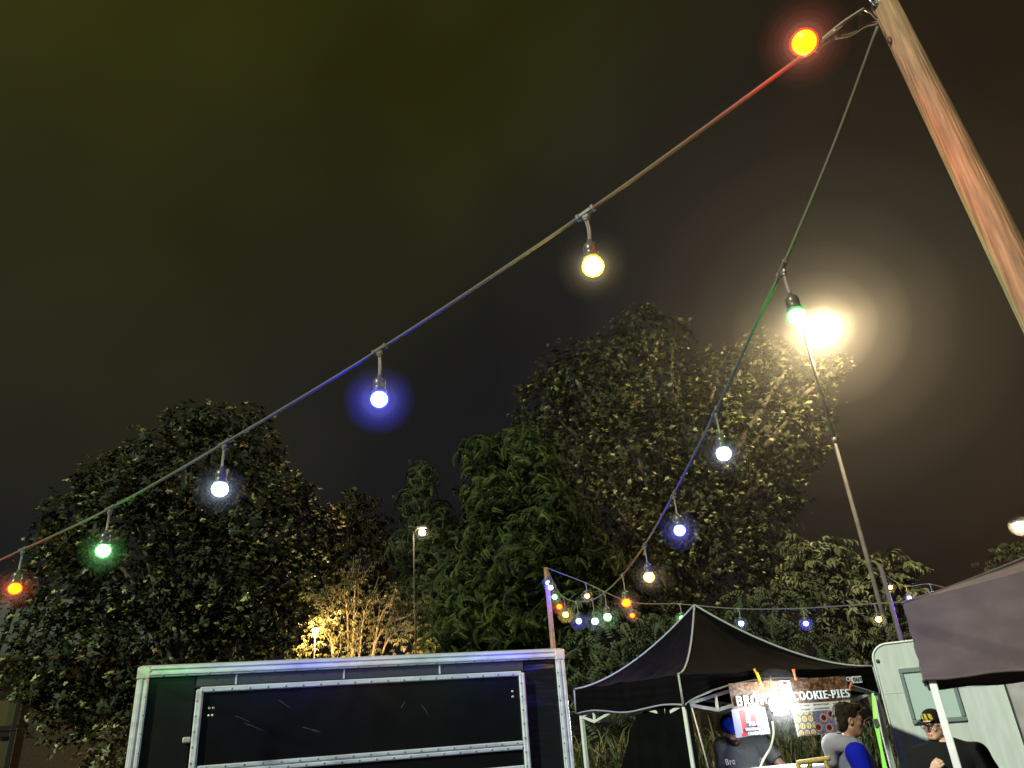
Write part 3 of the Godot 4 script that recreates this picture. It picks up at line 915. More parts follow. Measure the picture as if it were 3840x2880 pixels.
	for k in 19:
		spots.append(Vector3(hx0 + 0.10 + k * 0.111, 2.112, 0.031))
		spots.append(Vector3(hx0 + 0.10 + k * 0.111, 1.668, 0.031))
		spots.append(Vector3(hx0 + 0.14 + k * 0.111, 1.639, 0.028))
	for p in spots:
		var o = obj("rivet", rivet, alu_dark, t)
		o.position = p
	for p in [Vector3(0.445, 2.005, 0.010), Vector3(0.468, 2.005, 0.010), Vector3(0.445, 1.962, 0.010), Vector3(0.468, 1.962, 0.010), Vector3(2.452, 2.0, 0.010), Vector3(2.452, 1.965, 0.010)]:
		var bo = ns()
		lathe(bo, [[0.009, 0.0], [0.008, 0.004], [0.004, 0.007], [0.0005, 0.0075]], 12, Transform3D(Basis(Vector3.RIGHT, PI / 2), p))
		obj("bolt", bo, mat(0.75, 0.78, 0.8, 0.2, 0.8), t)
	for q in [[0.60, 1.95, 0.12, -0.05], [0.66, 1.905, 0.16, -0.07], [0.86, 2.03, 0.09, -0.06], [1.02, 1.86, 0.13, -0.05], [1.08, 1.84, 0.07, -0.02], [1.80, 1.95, 0.06, -0.09], [1.66, 1.93, 0.03, 0.05]]:   # pale scrapes on the hatch
		var st = ns()
		var a = Vector3(q[0], q[1], 0.0105)
		var dv = Vector3(q[2], q[3], 0)
		tube(st, [a, a + dv * 0.3 + Vector3(0, 0.003, 0), a + dv * 0.7, a + dv], [0.0006, 0.0022, 0.0017, 0.0005], 5)
		obj("scrape", st, mat(0.040, 0.045, 0.043, 0.7), t)
	var latch = ns(false)
	box(latch, Vector3(0.330, 1.83, 0.0), Vector3(0.05, 0.035, 0.03), Basis(), 0.008)
	obj("latch", latch, mat(0.6, 0.63, 0.65, 0.3, 0.6), t)
	for x in [0.75, 2.1]:
		var wh = ns()
		lathe(wh, [[0.001, -0.09], [0.20, -0.09], [0.29, -0.06], [0.30, 0.0], [0.29, 0.06], [0.20, 0.09], [0.001, 0.09]], 20, Transform3D(Basis(Vector3.RIGHT, PI / 2), Vector3(x, 0.30, -0.3)))
		obj("wheel", wh, mat(0.02, 0.02, 0.02, 0.8), t)


func tent_roof(t, A: Vector3, B: Vector3, apex: Vector3, power: float, sag: float, material, seed_: int):
	var f = func(uu, vv):
		var e = A.lerp(B, uu)
		var q = e.lerp(apex, vv)
		q.y = lerpf(e.y, apex.y, pow(vv, power)) - sag * sin(PI * uu) * sin(PI * minf(vv * 1.15, 1.0)) + 0.012 * sin(uu * 23.0 + seed_) * sin(vv * 9.0 + uu * 4.0) * (1.0 - vv)
		return q
	var st = ns()
	sheet(st, f, 22, 18)
	obj("roof_panel", st, material, t)


func tent_valance(t, A: Vector3, B: Vector3, drop: Callable, material, wave: float, hem_mat = null):
	var out = (B - A).normalized().cross(Vector3.UP)
	var f = func(uu, vv):
		var e = A.lerp(B, uu)
		var d = drop.call(uu)
		return e - Vector3(0, d * (1.0 - vv), 0) + out * (wave * (1.0 - vv) * (sin(uu * 31.0) * 0.6 + sin(uu * 67.0 + 1.0) * 0.4) + 0.006 * sin(vv * 22.0 + uu * 5.0) * sin(PI * vv))
	var st = ns()
	sheet(st, f, 60, 10)
	var o = obj("valance", st, material, t)
	if hem_mat != null:
		var pts = []
		for k in 31: pts.append(f.call(k / 30.0, 0.0))
		var h = ns()
		tube(h, pts, 0.009, 6)
		obj("hem", h, hem_mat, o)


func cloth(r, g, b, rough = 0.85) -> StandardMaterial3D:
	var m := fresh(r, g, b, rough)
	m.cull_mode = BaseMaterial3D.CULL_DISABLED
	m.albedo_texture = noise_tex(0.02, 71, 0.75, 1.0)
	m.uv1_triplanar = true
	m.uv1_scale = Vector3(0.8, 0.8, 0.8)
	m.heightmap_enabled = true
	m.heightmap_texture = noise_soft
	m.heightmap_scale = 2.2
	return m


func black_gazebo():
	var e = 2.10
	var N = Vector3(1.27, e, -7.05)
	var R = Vector3(3.43, e, -8.15)
	var L = Vector3(0.45, e + 0.05, -9.2)
	var B = Vector3(2.61, e + 0.02, -10.3)
	var apex = Vector3(1.892, 2.927, -8.832)
	var foot = Vector3(1.94, 0, -8.675)
	var t = thing("black_gazebo", "black pop-up gazebo with pale piping over the brownie stall", "gazebo", foot)
	var k = func(q): return q - foot
	var fab = cloth(0.0045, 0.004, 0.0045)
	fab.metallic_specular = 0.1
	var pipe = fresh(0.22, 0.235, 0.245, 0.5)
	var white = fresh(0.52, 0.55, 0.55, 0.4)
	var cs = [N, R, B, L]
	for i in 4:
		tent_roof(t, k.call(cs[i]), k.call(cs[(i + 1) % 4]), k.call(apex), 1.62, 0.07, fab, i * 3)
	tent_valance(t, k.call(N), k.call(R), func(u_): return 0.25 - 0.21 * pow(sin(PI * minf(u_ * 1.02, 1.0)), 0.75) * (1.0 - 0.25 * u_), fab, 0.012, pipe)
	tent_valance(t, k.call(R), k.call(B), func(_u): return 0.25, fab, 0.012, pipe)
	tent_valance(t, k.call(B), k.call(L), func(_u): return 0.25, fab, 0.012, pipe)
	tent_valance(t, k.call(L), k.call(N), func(u_): return 0.25 - 0.02 * sin(u_ * 9.0), fab, 0.010, pipe)
	for c in cs:
		var pts = []
		for i in 15:
			var vv = i / 14.0
			var q: Vector3 = c.lerp(apex, vv)
			q.y = lerpf(c.y, apex.y, pow(vv, 1.62)) + 0.008
			pts.append(q - foot)
		var st = ns()
		tube(st, pts, 0.0115, 6)
		obj("hip_piping", st, pipe, t)
		var out: Vector3 = ((c - Vector3(foot.x, c.y, foot.z)) as Vector3).normalized()
		var vp = ns()
		tube(vp, [c - foot + out * 0.008, c - foot - Vector3(0, 0.25, 0) + out * 0.012], 0.010, 6)
		obj("corner_piping", vp, pipe, t)
		var ins = c - out * 0.05 - foot
		var lg = ns(false)
		box(lg, Vector3(ins.x, (c.y - 0.20) / 2, ins.z), Vector3(0.042, c.y - 0.20, 0.042), Basis(Vector3.UP, 0.47), 0.004)
		obj("leg", lg, white, t)
		var ft = ns(false)
		box(ft, Vector3(ins.x, 0.006, ins.z), Vector3(0.12, 0.012, 0.12), Basis(Vector3.UP, 0.47))
		obj("foot_plate", ft, white, t)
	# folding truss under the eaves
	for i in 4:
		var a: Vector3 = cs[i].lerp(foot, 0.03)
		var b2: Vector3 = cs[(i + 1) % 4].lerp(foot, 0.03)
		var at = func(s, y): return Vector3(lerpf(a.x, b2.x, s), y, lerpf(a.z, b2.z, s)) - foot
		for seg in [[0.01, 1.86, 0.15, 1.80], [0.15, 1.80, 0.5, 1.93], [0.01, 1.865, 0.5, 2.06], [0.15, 1.80, 0.15, 1.93], [0.5, 1.93, 0.85, 1.80], [0.85, 1.80, 0.99, 1.86], [0.5, 2.06, 0.99, 1.865], [0.85, 1.80, 0.85, 1.93]]:
			var st = ns(false)
			bar(st, at.call(seg[0], seg[1]), at.call(seg[2], seg[3]), 0.016, 0.028, 0.002)
			obj("truss_bar", st, white, t)
	# the printed tag at the right end of the valance
	var d = (R - N).normalized()
	var out2 = d.cross(Vector3.UP)
	var bs = Basis(d, Vector3.UP, out2)
	var tagp = ns(false)
	box(tagp, k.call(N + d * 2.145 + out2 * 0.018 + Vector3(0, -0.112, 0)), Vector3(0.128, 0.062, 0.004), bs)
	var tg = obj("printed_tag", tagp, fresh(0.80, 0.82, 0.86, 0.6), t)
	lettering("OUT", 0.036, mat(0.02, 0.02, 0.025, 0.6), tg, Transform3D(bs, k.call(N + d * 2.145 + out2 * 0.022 + Vector3(0, -0.112, 0))), "lettering", 1.25)
	lettering("CH", 0.040, fresh(0.80, 0.82, 0.86, 0.6), tg, Transform3D(bs, k.call(N + d * 2.038 + out2 * 0.018 + Vector3(0, -0.105, 0))), "lettering", 1.1)
	# a dark side curtain on the left face
	var cm = cloth(0.004, 0.0045, 0.005)
	cm.metallic_specular = 0.1
	var ca = L.lerp(N, 0.04)
	var cb = L.lerp(N, 1.03)
	var cu = ns()
	sheet(cu, func(uu, vv):
		var top_y = 1.87
		var lo_x = pow(1.0 - vv, 0.8)
		var s = lerpf(0.66 - 0.62 * pow(1.0 - vv, 0.55) - 0.0, 1.0, uu)
		var q = Vector3(ca.x, 0, ca.z).lerp(Vector3(cb.x, 0, cb.z), s)
		q.y = lerpf(0.05, top_y, vv)
		return q - foot + Vector3(-0.9, 0, 0.35).normalized() * (0.012 * sin(s * 26.0) - 0.03), 30, 24)
	obj("side_curtain", cu, cm, t)
	var gy = ns()
	tube(gy, [k.call(N + Vector3(0.06, -0.27, 0.05)), k.call(Vector3(1.375, 1.347, -6.927))], 0.006, 6)
	obj("guy_cord", gy, mat(0.5, 0.48, 0.44, 0.7), t)


func grey_canopy():
	var C = Vector3(2.04, 2.215, -4.25)
	var F = Vector3(0.898, 0, 0.44)
	var S = Vector3(0.44, 0, -0.898)
	var e = [C, C + F * 3.0 + Vector3(0, 0.42, 0), C + F * 3.0 + S * 3.0, C + S * 3.0]
	var apex = C + F * 1.5 + S * 1.5 + Vector3(0, 0.56, 0)
	var t = thing("grey_canopy", "grey fabric market canopy at the right edge on a white square post", "canopy", Vector3(C.x, 0, C.z))
	var foot = Vector3(C.x, 0, C.z)
	var fab = cloth(0.118, 0.078, 0.085, 0.85)
	for i in 4:
		tent_roof(t, e[i] - foot, e[(i + 1) % 4] - foot, apex - foot, 1.12, 0.05, fab, i * 2 + 1)
		var low = 0.385
		tent_valance(t, e[i] - foot, e[(i + 1) % 4] - foot, func(u_): return low + [0.42 * u_, 0.42 * (1.0 - u_), 0.0, 0.0][i] + 0.006 * sin(u_ * 40.0), fab, 0.012 if i else 0.009, fab)
	var pm = fresh(0.70, 0.69, 0.68, 0.35)
	for i in 4:
		var c: Vector3 = e[i] - foot
		var ctr: Vector3 = apex - foot
		var ins = c + Vector3(ctr.x - c.x, 0, ctr.z - c.z).normalized() * 0.05
		var lg = ns(false)
		box(lg, Vector3(ins.x, 0.95, ins.z), Vector3(0.037, 1.9, 0.037), Basis(Vector3.UP, -0.456), 0.004)
		obj("post", lg, pm, t)
		var bs = ns(false)
		box(bs, Vector3(ins.x, 0.006, ins.z), Vector3(0.12, 0.012, 0.12), Basis(Vector3.UP, -0.456))
		obj("foot_plate", bs, pm, t)
		var hip = ns()
		var pts = []
		for k in 9:
			var vv = k / 8.0
			var q: Vector3 = c.lerp(ctr, vv)
			q.y = lerpf(c.y, ctr.y, pow(vv, 1.12)) + 0.004
			pts.append(q)
		tube(hip, pts, 0.010, 6)
		obj("hip_seam", hip, fab, t)


func timber_pole():
	var top = Vector3(1.298, 3.756, -1.678)
	var q = Vector3(1.317, 2.888, -1.649)
	var base = top + (q - top) * (top.y / (top.y - q.y))
	var t = thing("timber_pole", "tapered timber pole with a steel cap that holds the near festoon strings", "pole", Vector3(base.x, 0, base.z))
	var o = Vector3(base.x, 0, base.z)
	var wood = fresh(0.44, 0.26, 0.14, 0.72)
	wood.albedo_texture = noise_tex(0.03, 81, 0.5, 1.0)
	wood.uv1_triplanar = true
	wood.uv1_scale = Vector3(11, 0.5, 11)
	wood.heightmap_enabled = true
	wood.heightmap_texture = noise_tex(0.03, 82, 0.0, 1.0)
	wood.heightmap_scale = 0.25
	var st = ns()
	var pts = []
	var rad = []
	for i in 13:
		var f = i / 12.0
		pts.append(base.lerp(top, f) - o)
		rad.append(lerpf(0.062, 0.0375, f))
	tube(st, pts, rad, 24)
	obj("shaft", st, wood, t)
	var axis = (top - base).normalized()
	var cap = ns()
	lathe(cap, [[0.0385, -0.008], [0.040, 0.004], [0.036, 0.014], [0.001, 0.018]], 20, Transform3D(Basis(Quaternion(Vector3.UP, axis)), top - o))
	obj("steel_cap", cap, mat(0.45, 0.47, 0.45, 0.25, 0.9), t)
	var eye = ns()
	var ring = []
	for i in 17:
		var a = TAU * i / 16.0
		ring.append(top - o + Vector3(-0.030, 0.004, 0.012) + Vector3(cos(a) * 0.022, sin(a) * 0.022, 0.004))
	tube(eye, ring, 0.0045, 8)
	obj("eye_bolt", eye, mat(0.55, 0.57, 0.55, 0.2, 0.9), t)
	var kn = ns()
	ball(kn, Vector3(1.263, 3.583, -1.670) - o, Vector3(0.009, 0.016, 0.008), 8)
	obj("hook_shadow", kn, mat(0.06, 0.016, 0.010, 0.6), t)  # dark red bead standing in for the hook's shadow in red light
	# snap hook and tensioner between pole and cable
	var h = thing("snap_hook", "steel snap hook and wire link between the timber pole top and the cable", "hook", Vector3(1.170, 3.623, -1.631))
	var ho = h.position
	var hk = ns()
	tube(hk, spline([Vector3(1.225, 3.638, -1.646) - ho, Vector3(1.183, 3.616, -1.634) - ho, Vector3(1.154, 3.592, -1.624) - ho, Vector3(1.109, 3.546, -1.601) - ho, Vector3(1.061, 3.508, -1.575) - ho, Vector3(0.985, 3.457, -1.533) - ho], 5), 0.0055, 8)
	obj("hook_arm", hk, mat(0.72, 0.68, 0.60, 0.25, 0.8), h)
	var lk = ns()
	tube(lk, spline([Vector3(1.231, 3.658, -1.647) - ho, Vector3(1.203, 3.661, -1.624) - ho, Vector3(1.173, 3.653, -1.606) - ho, Vector3(1.157, 3.640, -1.601) - ho, Vector3(1.159, 3.622, -1.609) - ho, Vector3(1.153, 3.594, -1.623) - ho], 5), 0.0042, 8)
	obj("wire_link", lk, mat(0.35, 0.30, 0.24, 0.3, 0.8), h)
	var rope = ns()
	tube(rope, spline([Vector3(1.171, 3.653, -1.605) - ho, Vector3(1.074, 3.563, -1.571) - ho, Vector3(0.966, 3.442, -1.518) - ho], 5), 0.005, 8)
	obj("tie_rope", rope, mat(0.30, 0.24, 0.17, 0.8), h)


# ---------------------------------------------------------------- festoon lights
func bulb(at: Vector3, hang: Vector3, hue: String, label: String, along: Vector3, group: String, size = 1.0, kick = 0.0, power = 1.0):
	var t = thing("festoon_bulb", label, "festoon bulb", at, group)
	var y = -hang.normalized()
	var x = along - y * along.dot(y)
	x = x.normalized() if x.length() > 0.05 else y.cross(Vector3.BACK).normalized()
	var bs = Basis(x, y, x.cross(y))
	var rub = mat(0.10, 0.095, 0.08, 0.42)
	var c = ns(false)   # the moulded tee on the cable
	var cx = along.normalized()
	var cb = Basis(cx, cx.cross(Vector3.BACK).normalized() * -1.0, Vector3.ZERO)
	cb.z = cb.x.cross(cb.y)
	if cb.y.y < 0: cb = Basis(cb.x, -cb.y, -cb.z)
	box(c, Vector3.ZERO, Vector3(0.052, 0.018, 0.018), cb, 0.004)
	box(c, cx * 0.030, Vector3(0.014, 0.022, 0.022), cb, 0.004)
	box(c, cx * -0.030, Vector3(0.014, 0.022, 0.022), cb, 0.004)
	box(c, bs * Vector3(0, -0.016, 0), Vector3(0.028, 0.020, 0.015), bs, 0.005)
	box(c, bs * Vector3(0, -0.028, 0), Vector3(0.017, 0.014, 0.015), bs, 0.004)
	obj("tee_connector", c, rub, t)
	var w = ns()
	for s in [-1, 1]:
		tube(w, spline([bs * Vector3(s * 0.0035, -0.03, 0), bs * Vector3(s * 0.0036 + kick, -0.075, kick * 0.5), bs * Vector3(s * 0.0035, -0.118, 0)], 4), 0.0036, 6)
	obj("drop_wire", w, mat(0.16, 0.15, 0.12, 0.5), t)
	var so = ns()
	lathe(so, [[0.001, -0.186], [0.0285, -0.186], [0.0285, -0.179], [0.0236, -0.172], [0.0236, -0.160], [0.0248, -0.158], [0.0248, -0.140], [0.020, -0.129], [0.012, -0.125], [0.0085, -0.122], [0.0085, -0.112], [0.001, -0.112]], 20, Transform3D(bs * Basis.from_scale(Vector3(size, 1, size)), Vector3.ZERO))  # lower rim flared wider to shade the cable from the bulb
	obj("socket", so, mat(0.06, 0.058, 0.05, 0.3), t)
	var hues = {
		"red": [Color(1.0, 0.02, 0.0), Color(1.0, 0.17, 0.0), 9.0, 2.4],
		"yellow": [Color(1.0, 0.66, 0.0), Color(1.0, 0.86, 0.36), 9.0, 2.0],
		"blue": [Color(0.004, 0.0, 1.0), Color(0.62, 0.93, 1.0), 6.0, 6.5],
		"white": [Color(0.42, 0.58, 1.0), Color(0.93, 0.97, 1.0), 9.0, 1.0],
		"green": [Color(0.0, 1.0, 0.05), Color(0.70, 1.0, 0.80), 8.0, 2.2],
	}
	var hu = hues[hue]
	var ctr = bs * Vector3(0, -0.186 - 0.026 * size, 0)
	var core = ns()
	ball(core, ctr, Vector3(0.0315, 0.0300, 0.0315) * size, 10, bs)
	obj("bulb_diffuser", core, glow(hu[1].r, hu[1].g, hu[1].b, hu[2]), t)
	var gl = ns()
	ball(gl, ctr, Vector3(0.0355, 0.0335, 0.0355) * size, 10, bs)
	obj("bulb_glass", gl, glow(hu[0].r, hu[0].g, hu[0].b, 1.1, 0.35), t)
	lamp_light(ctr, hu[0], 0.17 * hu[3] * power, 0.03, t)
	var layers = [[0.115, 0.04], [0.095, 0.07], [0.078, 0.14], [0.064, 0.28], [0.052, 0.8]]   # radius, density
	if hue == "blue": layers = [[0.134, 0.03], [0.118, 0.05], [0.101, 0.08], [0.084, 0.16], [0.068, 0.40]]
	if at.z < -3.9: layers = [[0.115, 0.09], [0.085, 0.22], [0.060, 0.7]]
	if at.z < -6.5: layers = [[0.105, 0.34]]
	for q in layers: lamp_halo(t, ctr, q[0], q[1])


func cable(label: String, pts: Array, r: float, sag_pts = 8):
	var sheath = mat(0.105, 0.10, 0.085, 0.85)
	sheath.metallic_specular = 0.15
	var st = ns()
	var s = spline(pts, sag_pts)
	var o = pts[0]
	tube(st, s.map(func(q): return q - o), r, 8)
	var ob = obj("festoon_cable", st, sheath, null)
	ob.position = o
	tag(ob, label, "cable")


func festoon_strings():
	var G = "bulbs on the festoon strings"
	# the near string, from the timber pole down to the left
	var A = [Vector3(0.986, 3.458, -1.533), Vector3(0.920, 3.376, -1.483), Vector3(0.287, 3.253, -1.985), Vector3(-0.501, 3.091, -2.516), Vector3(-1.289, 2.965, -3.031), Vector3(-2.043, 2.870, -3.530), Vector3(-2.768, 2.828, -4.004), Vector3(-3.531, 2.781, -4.470), Vector3(-5.180, 2.691, -5.399)]
	cable("near festoon cable falling from the timber pole across the sky", A, 0.0062)
	bulb(Vector3(0.953, 3.401, -1.493), Vector3(-0.165, -0.163, 0.144), "red", "large red bulb at the top beside the snap hook of the timber pole", A[2] - A[1], G, 0.98)
	var n = [["yellow", "yellow bulb hanging alone against the sky on the near string", -0.006], ["blue", "blue bulb on the near string with a wide blue glow, in the dark sky", -0.004], ["white", "white bulb on the near string in front of the broad left tree", 0.004], ["green", "green bulb on the near string low in front of the left tree", 0.006], ["red", "red bulb on the near string, lowest of all on it", 0.005]]
	for i in 5:
		var p: Vector3 = A[i + 2]
		var drop = Vector3(0, -1, 0)
		bulb(p, drop, n[i][0], n[i][1], A[i + 3] - A[i + 1], G, 1.0, n[i][2])
	# the second string, from the same pole away to the small pole
	var Bp = [[1690,580], [1545,893]]
	var B = [Vector3(1.251, 3.662, -1.679), Vector3(1.165, 3.455, -1.988), Vector3(1.052, 3.228, -2.374), Vector3(1.023, 3.175, -2.565), Vector3(0.961, 3.040, -3.294), Vector3(0.886, 2.909, -4.187), Vector3(0.808, 2.811, -5.010), Vector3(0.749, 2.791, -5.905), Vector3(0.680, 2.812, -6.782), Vector3(0.646, 2.909, -7.733), Vector3(0.543, 3.042, -8.666), Vector3(0.444, 3.250, -9.564), Vector3(0.411, 3.486, -10.449), Vector3(0.388, 3.761, -11.315), Vector3(0.366, 4.034, -12.071), Vector3(0.344, 4.218, -12.648)]
	cable("second festoon cable sagging from the timber pole to the small far pole", B, 0.0060, 6)
	var nb = [[2, "green", "green bulb right next to the bright street lamp", Vector3(0.03, -1, 0)], [4, "white", "white bulb before the great right tree, below the street lamp", Vector3.DOWN], [5, "blue", "blue bulb on the second string in front of the great tree", Vector3.DOWN], [6, "yellow", "yellow bulb on the second string, largest yellow one above the gazebo", Vector3.DOWN], [7, "red", "red bulb on the second string, left of the smaller red one behind it", Vector3.DOWN], [8, "green", "larger green bulb at the low part of the sagging second string", Vector3.DOWN], [9, "white", "white bulb at the bottom of the sag of the second string", Vector3.DOWN], [10, "blue", "blue bulb at the bottom of the sag, left of the white one", Vector3.DOWN], [11, "yellow", "yellow bulb between the blue one and the small red one in the sag", Vector3.DOWN], [12, "red", "small red bulb right of the small far pole", Vector3.DOWN], [13, "green", "small green bulb just under the white one beside the small far pole", Vector3.DOWN], [14, "white", "small white bulb against the small far pole", Vector3.DOWN], [15, "blue", "small blue bulb at the very top of the small far pole", Vector3.DOWN]]
	for q in nb:
		var i = q[0]
		var nxt = B[mini(i + 1, B.size() - 1)]
		bulb(B[i], q[3], q[1], q[2], nxt - B[i - 1], G, 1.0 if i < 12 else 1.1, 0.006, 1.0 if i < 11 else 1.4)
	# the small pole they meet at
	var st = ns()
	var top = Vector3(0.334, 4.275, -12.732)
	var foot = Vector3(top.x + 0.02, 0, top.z)
	tube(st, [Vector3.ZERO, top - foot], [0.055, 0.038], 12)
	var sp = obj("small_pole", st, worn(fresh(0.34, 0.16, 0.08, 0.7), noise_grain, Vector3(4, 0.5, 4)), null)
	sp.position = foot
	tag(sp, "slim brown pole behind the trailer's right corner holding bulb strings", "pole")
	# the third string, from the small pole to the right behind the gazebo
	var C = [top, Vector3(0.973, 3.957, -12.662), Vector3(1.657, 3.573, -12.513), Vector3(2.373, 3.425, -12.140), Vector3(3.180, 3.240, -11.785), Vector3(4.006, 3.126, -11.396), Vector3(4.878, 3.063, -10.983), Vector3(5.389, 3.007, -10.677), Vector3(6.032, 2.908, -10.392)]
	cable("third festoon cable running from the small pole behind the gazebo peak", C, 0.008, 6)
	var nc = [[1, "yellow", "small yellow bulb above the sag, between the small pole and the gazebo"], [2, "red", "smaller red bulb just behind the larger red one"], [3, "green", "green bulb beside the gazebo peak"], [4, "white", "white bulb above the right slope of the gazebo"], [5, "blue", "blue bulb above the right slope of the gazebo"], [6, "yellow", "yellow bulb above the white caravan, left of the grey canopy"]]
	for q in nc:
		var i = q[0]
		bulb(C[i], Vector3.DOWN, q[1], q[2], C[i + 1] - C[i - 1], G, 1.15, 0.008, 1.4)
	# a far string at the right with its own pole
	var D = [Vector3(6.781, 4.141, -14.568), Vector3(6.885, 4.005, -14.633), Vector3(7.131, 3.774, -14.522), Vector3(7.479, 3.745, -14.314), Vector3(7.901, 3.507, -14.095)]
	cable("far festoon cable at the right behind the grey canopy", D, 0.008, 6)
	for q in [[1, "yellow", "far yellow bulb beside the slim dark pole above the grey canopy corner"], [2, "blue", "far blue bulb just above the grey canopy corner"], [3, "red", "far red bulb on the roof line of the grey canopy"]]:
		bulb(D[q[0]], Vector3.DOWN, q[1], q[2], D[q[0] + 1] - D[q[0] - 1], G, 1.2, 0.0, 1.4)
	var dp = ns()
	var dt = D[0] + Vector3(0, 0.05, 0)
	tube(dp, [Vector3.ZERO, Vector3(0, dt.y, 0)], [0.055, 0.04], 10)
	var dpo = obj("small_pole", dp, mat(0.06, 0.055, 0.06, 0.7), null)
	dpo.position = Vector3(dt.x, 0, dt.z)
	tag(dpo, "slim dark pole in the spreading tree, above the white caravan", "pole")


# ---------------------------------------------------------------- the stall
func picture(w: int, h: int, f: Callable) -> StandardMaterial3D:
	var im := Image.create(w, h, false, Image.FORMAT_RGBA8)
	for y in h:
		for x in w:
			im.set_pixel(x, y, f.call(float(x) / w, float(y) / h))
	var m := StandardMaterial3D.new()
	m.albedo_texture = ImageTexture.create_from_image(im)
	m.roughness = 0.45
	return m


func stall_things():
	var N = Vector3(1.27, 0, -7.05)
	var d = Vector3(2.16, 0, -1.10).normalized()
	var out = d.cross(Vector3.UP)
	var bs = Basis(d, Vector3.UP, out)
	var at = func(s, y, z = 0.0): return N + d * s + Vector3(0, y, 0) + out * (0.05 + z)
	# printed banner
	var org = at.call(1.24, 1.55)
	var t = thing("banner", "printed cookie banner reading BROW and COOKIE-PIES hung under the gazebo edge", "banner", org)
	var nz := FastNoiseLite.new()
	nz.seed = 5
	nz.frequency = 2.2
	nz.domain_warp_enabled = true
	nz.domain_warp_amplitude = 0.5
	nz.domain_warp_frequency = 3.0
	var ridges = func(x, y):
		var a = nz.get_noise_2d(x * 3.2, y * 1.3)
		var s = 0.5 + 0.5 * sin(24.0 * (y * 0.55 + x * 0.5) + 9.0 * a)
		var c = Color(0.20, 0.11, 0.06).lerp(Color(0.72, 0.55, 0.36), s * (0.55 + 0.45 * nz.get_noise_2d(x * 9.0, y * 6.0)))
		return c.lerp(Color(0.62, 0.60, 0.62), clampf(nz.get_noise_2d(x * 2.0 + 7.0, y * 2.0) * 0.8, 0.0, 0.5))
	var bend = func(s, y): return at.call(s, y, 0.010 * sin(s * 7.0) * (2.05 - y) * 2.0) - org
	var patch = func(called, s0, s1, ylo, yhi, material, z, parent):
		var st = ns()
		sheet(st, func(uu, vv): return bend.call(lerpf(s0, s1, uu), lerpf(ylo.call(uu), yhi.call(uu), vv)) + out * z, 14, 8)
		var o = obj(called, st, material, parent)
		return o
	var main = picture(320, 128, func(x, y): return ridges.call(x * 2.2, y))
	patch.call("printed_top", 0.492, 1.965, func(u_): return 1.79 - 0.05 * u_, func(u_): return 2.008 + 0.018 * u_, main, 0.0, t)
	var strip = picture(200, 40, func(x, y):
		var g = 0.74 + 0.06 * nz.get_noise_2d(x * 20.0, y * 5.0)
		if absf(fmod(y, 0.5) - 0.25) < 0.10 and nz.get_noise_2d(x * 90.0, y * 4.0) > -0.05 and fmod(x, 0.333) > 0.03 and fmod(x, 0.333) < 0.30: g = 0.16
		return Color(g, g, g * 0.96))
	patch.call("price_strip", 1.18, 1.935, func(_u): return 1.735, func(_u): return 1.805, strip, 0.003, t)
	var cream = picture(96, 96, func(x, y):
		var c = Color(0.36, 0.40, 0.50)
		for i in 4:
			for j in 4:
				var q = Vector2(x - (i * 0.33 + 0.17 * (j % 2)), y - j * 0.31)
				var r = q.length()
				if r < 0.155: c = Color(0.13, 0.12, 0.14)
				if r < 0.140: c = Color(0.80, 0.72, 0.50).lerp(Color(0.48, 0.38, 0.18), 0.5 + 0.5 * sin(60.0 * (q.x + q.y * 0.4)) if r < 0.10 else 0.0)
		return c)
	var choc = picture(96, 96, func(x, y):
		var c = Color(0.45, 0.52, 0.66).lerp(Color(0.20, 0.16, 0.18), 0.5 + 0.5 * sin(26.0 * x + 14.0 * nz.get_noise_2d(x * 3.0, y * 3.0)))
		for q in [Vector2(0.5, 0.32), Vector2(0.68, 0.78), Vector2(0.12, 0.72), Vector2(0.9, 0.18)]:
			var r = q.distance_to(Vector2(x, y))
			if r < 0.20: c = Color(0.62, 0.44, 0.40)
			if r < 0.13: c = Color(0.26, 0.10, 0.08)
		return c)
	var wave = picture(96, 96, func(x, y): return ridges.call(x * 0.7 + 3.0, y))
	var k = 0
	for m in [cream, choc, wave]:
		patch.call("printed_picture", 1.182 + 0.252 * k, 1.182 + 0.252 * k + 0.244, func(_u): return 1.545, func(_u): return 1.733, m, 0.002, t)
		k += 1
	patch.call("lower_margin", 1.176, 1.940, func(_u): return 1.535, func(_u): return 1.805, mat(0.62, 0.64, 0.64, 0.5), -0.002, t)
	var shake = picture(128, 96, func(x, y):
		var c = Color(0.50, 0.52, 0.68).lerp(Color(0.66, 0.66, 0.74), x)
		for q in [[0.30, 0.13, 0.09, 0.92], [0.60, 0.22, 0.09, 0.80]]:
			if absf(x - q[0]) < q[2] * (1.0 - 0.25 * y) and y > q[1] and y < q[3]: c = Color(0.55, 0.09, 0.12).lerp(Color(0.70, 0.28, 0.30), clampf(nz.get_noise_2d(x * 14.0, y * 9.0) + 0.4, 0, 1))
			if Vector2(x - q[0], (y - q[1]) * 0.8).length() < q[2]: c = Color(0.75, 0.10, 0.14)
		if Vector2(x - 0.24, y - 0.92).length() < 0.07: c = Color(0.70, 0.08, 0.10)
		return c)
	patch.call("milkshake_poster", 0.470, 0.862, func(u_): return 1.567 + 0.012 * u_, func(_u): return 1.795, shake, 0.004, t)
	# the corner sheet with a red label
	var sheet_print = picture(48, 64, func(x, y):
		var c = Color(0.72, 0.76, 0.84)
		if absf(x - 0.5) < 0.17 and y > 0.04 and y < 0.20: c = Color(0.52, 0.05, 0.09)
		if absf(x - 0.42 - (y - 0.40) * 0.5) < 0.05 and y > 0.38 and y < 0.75: c = Color(0.02, 0.30, 0.16)
		return c)
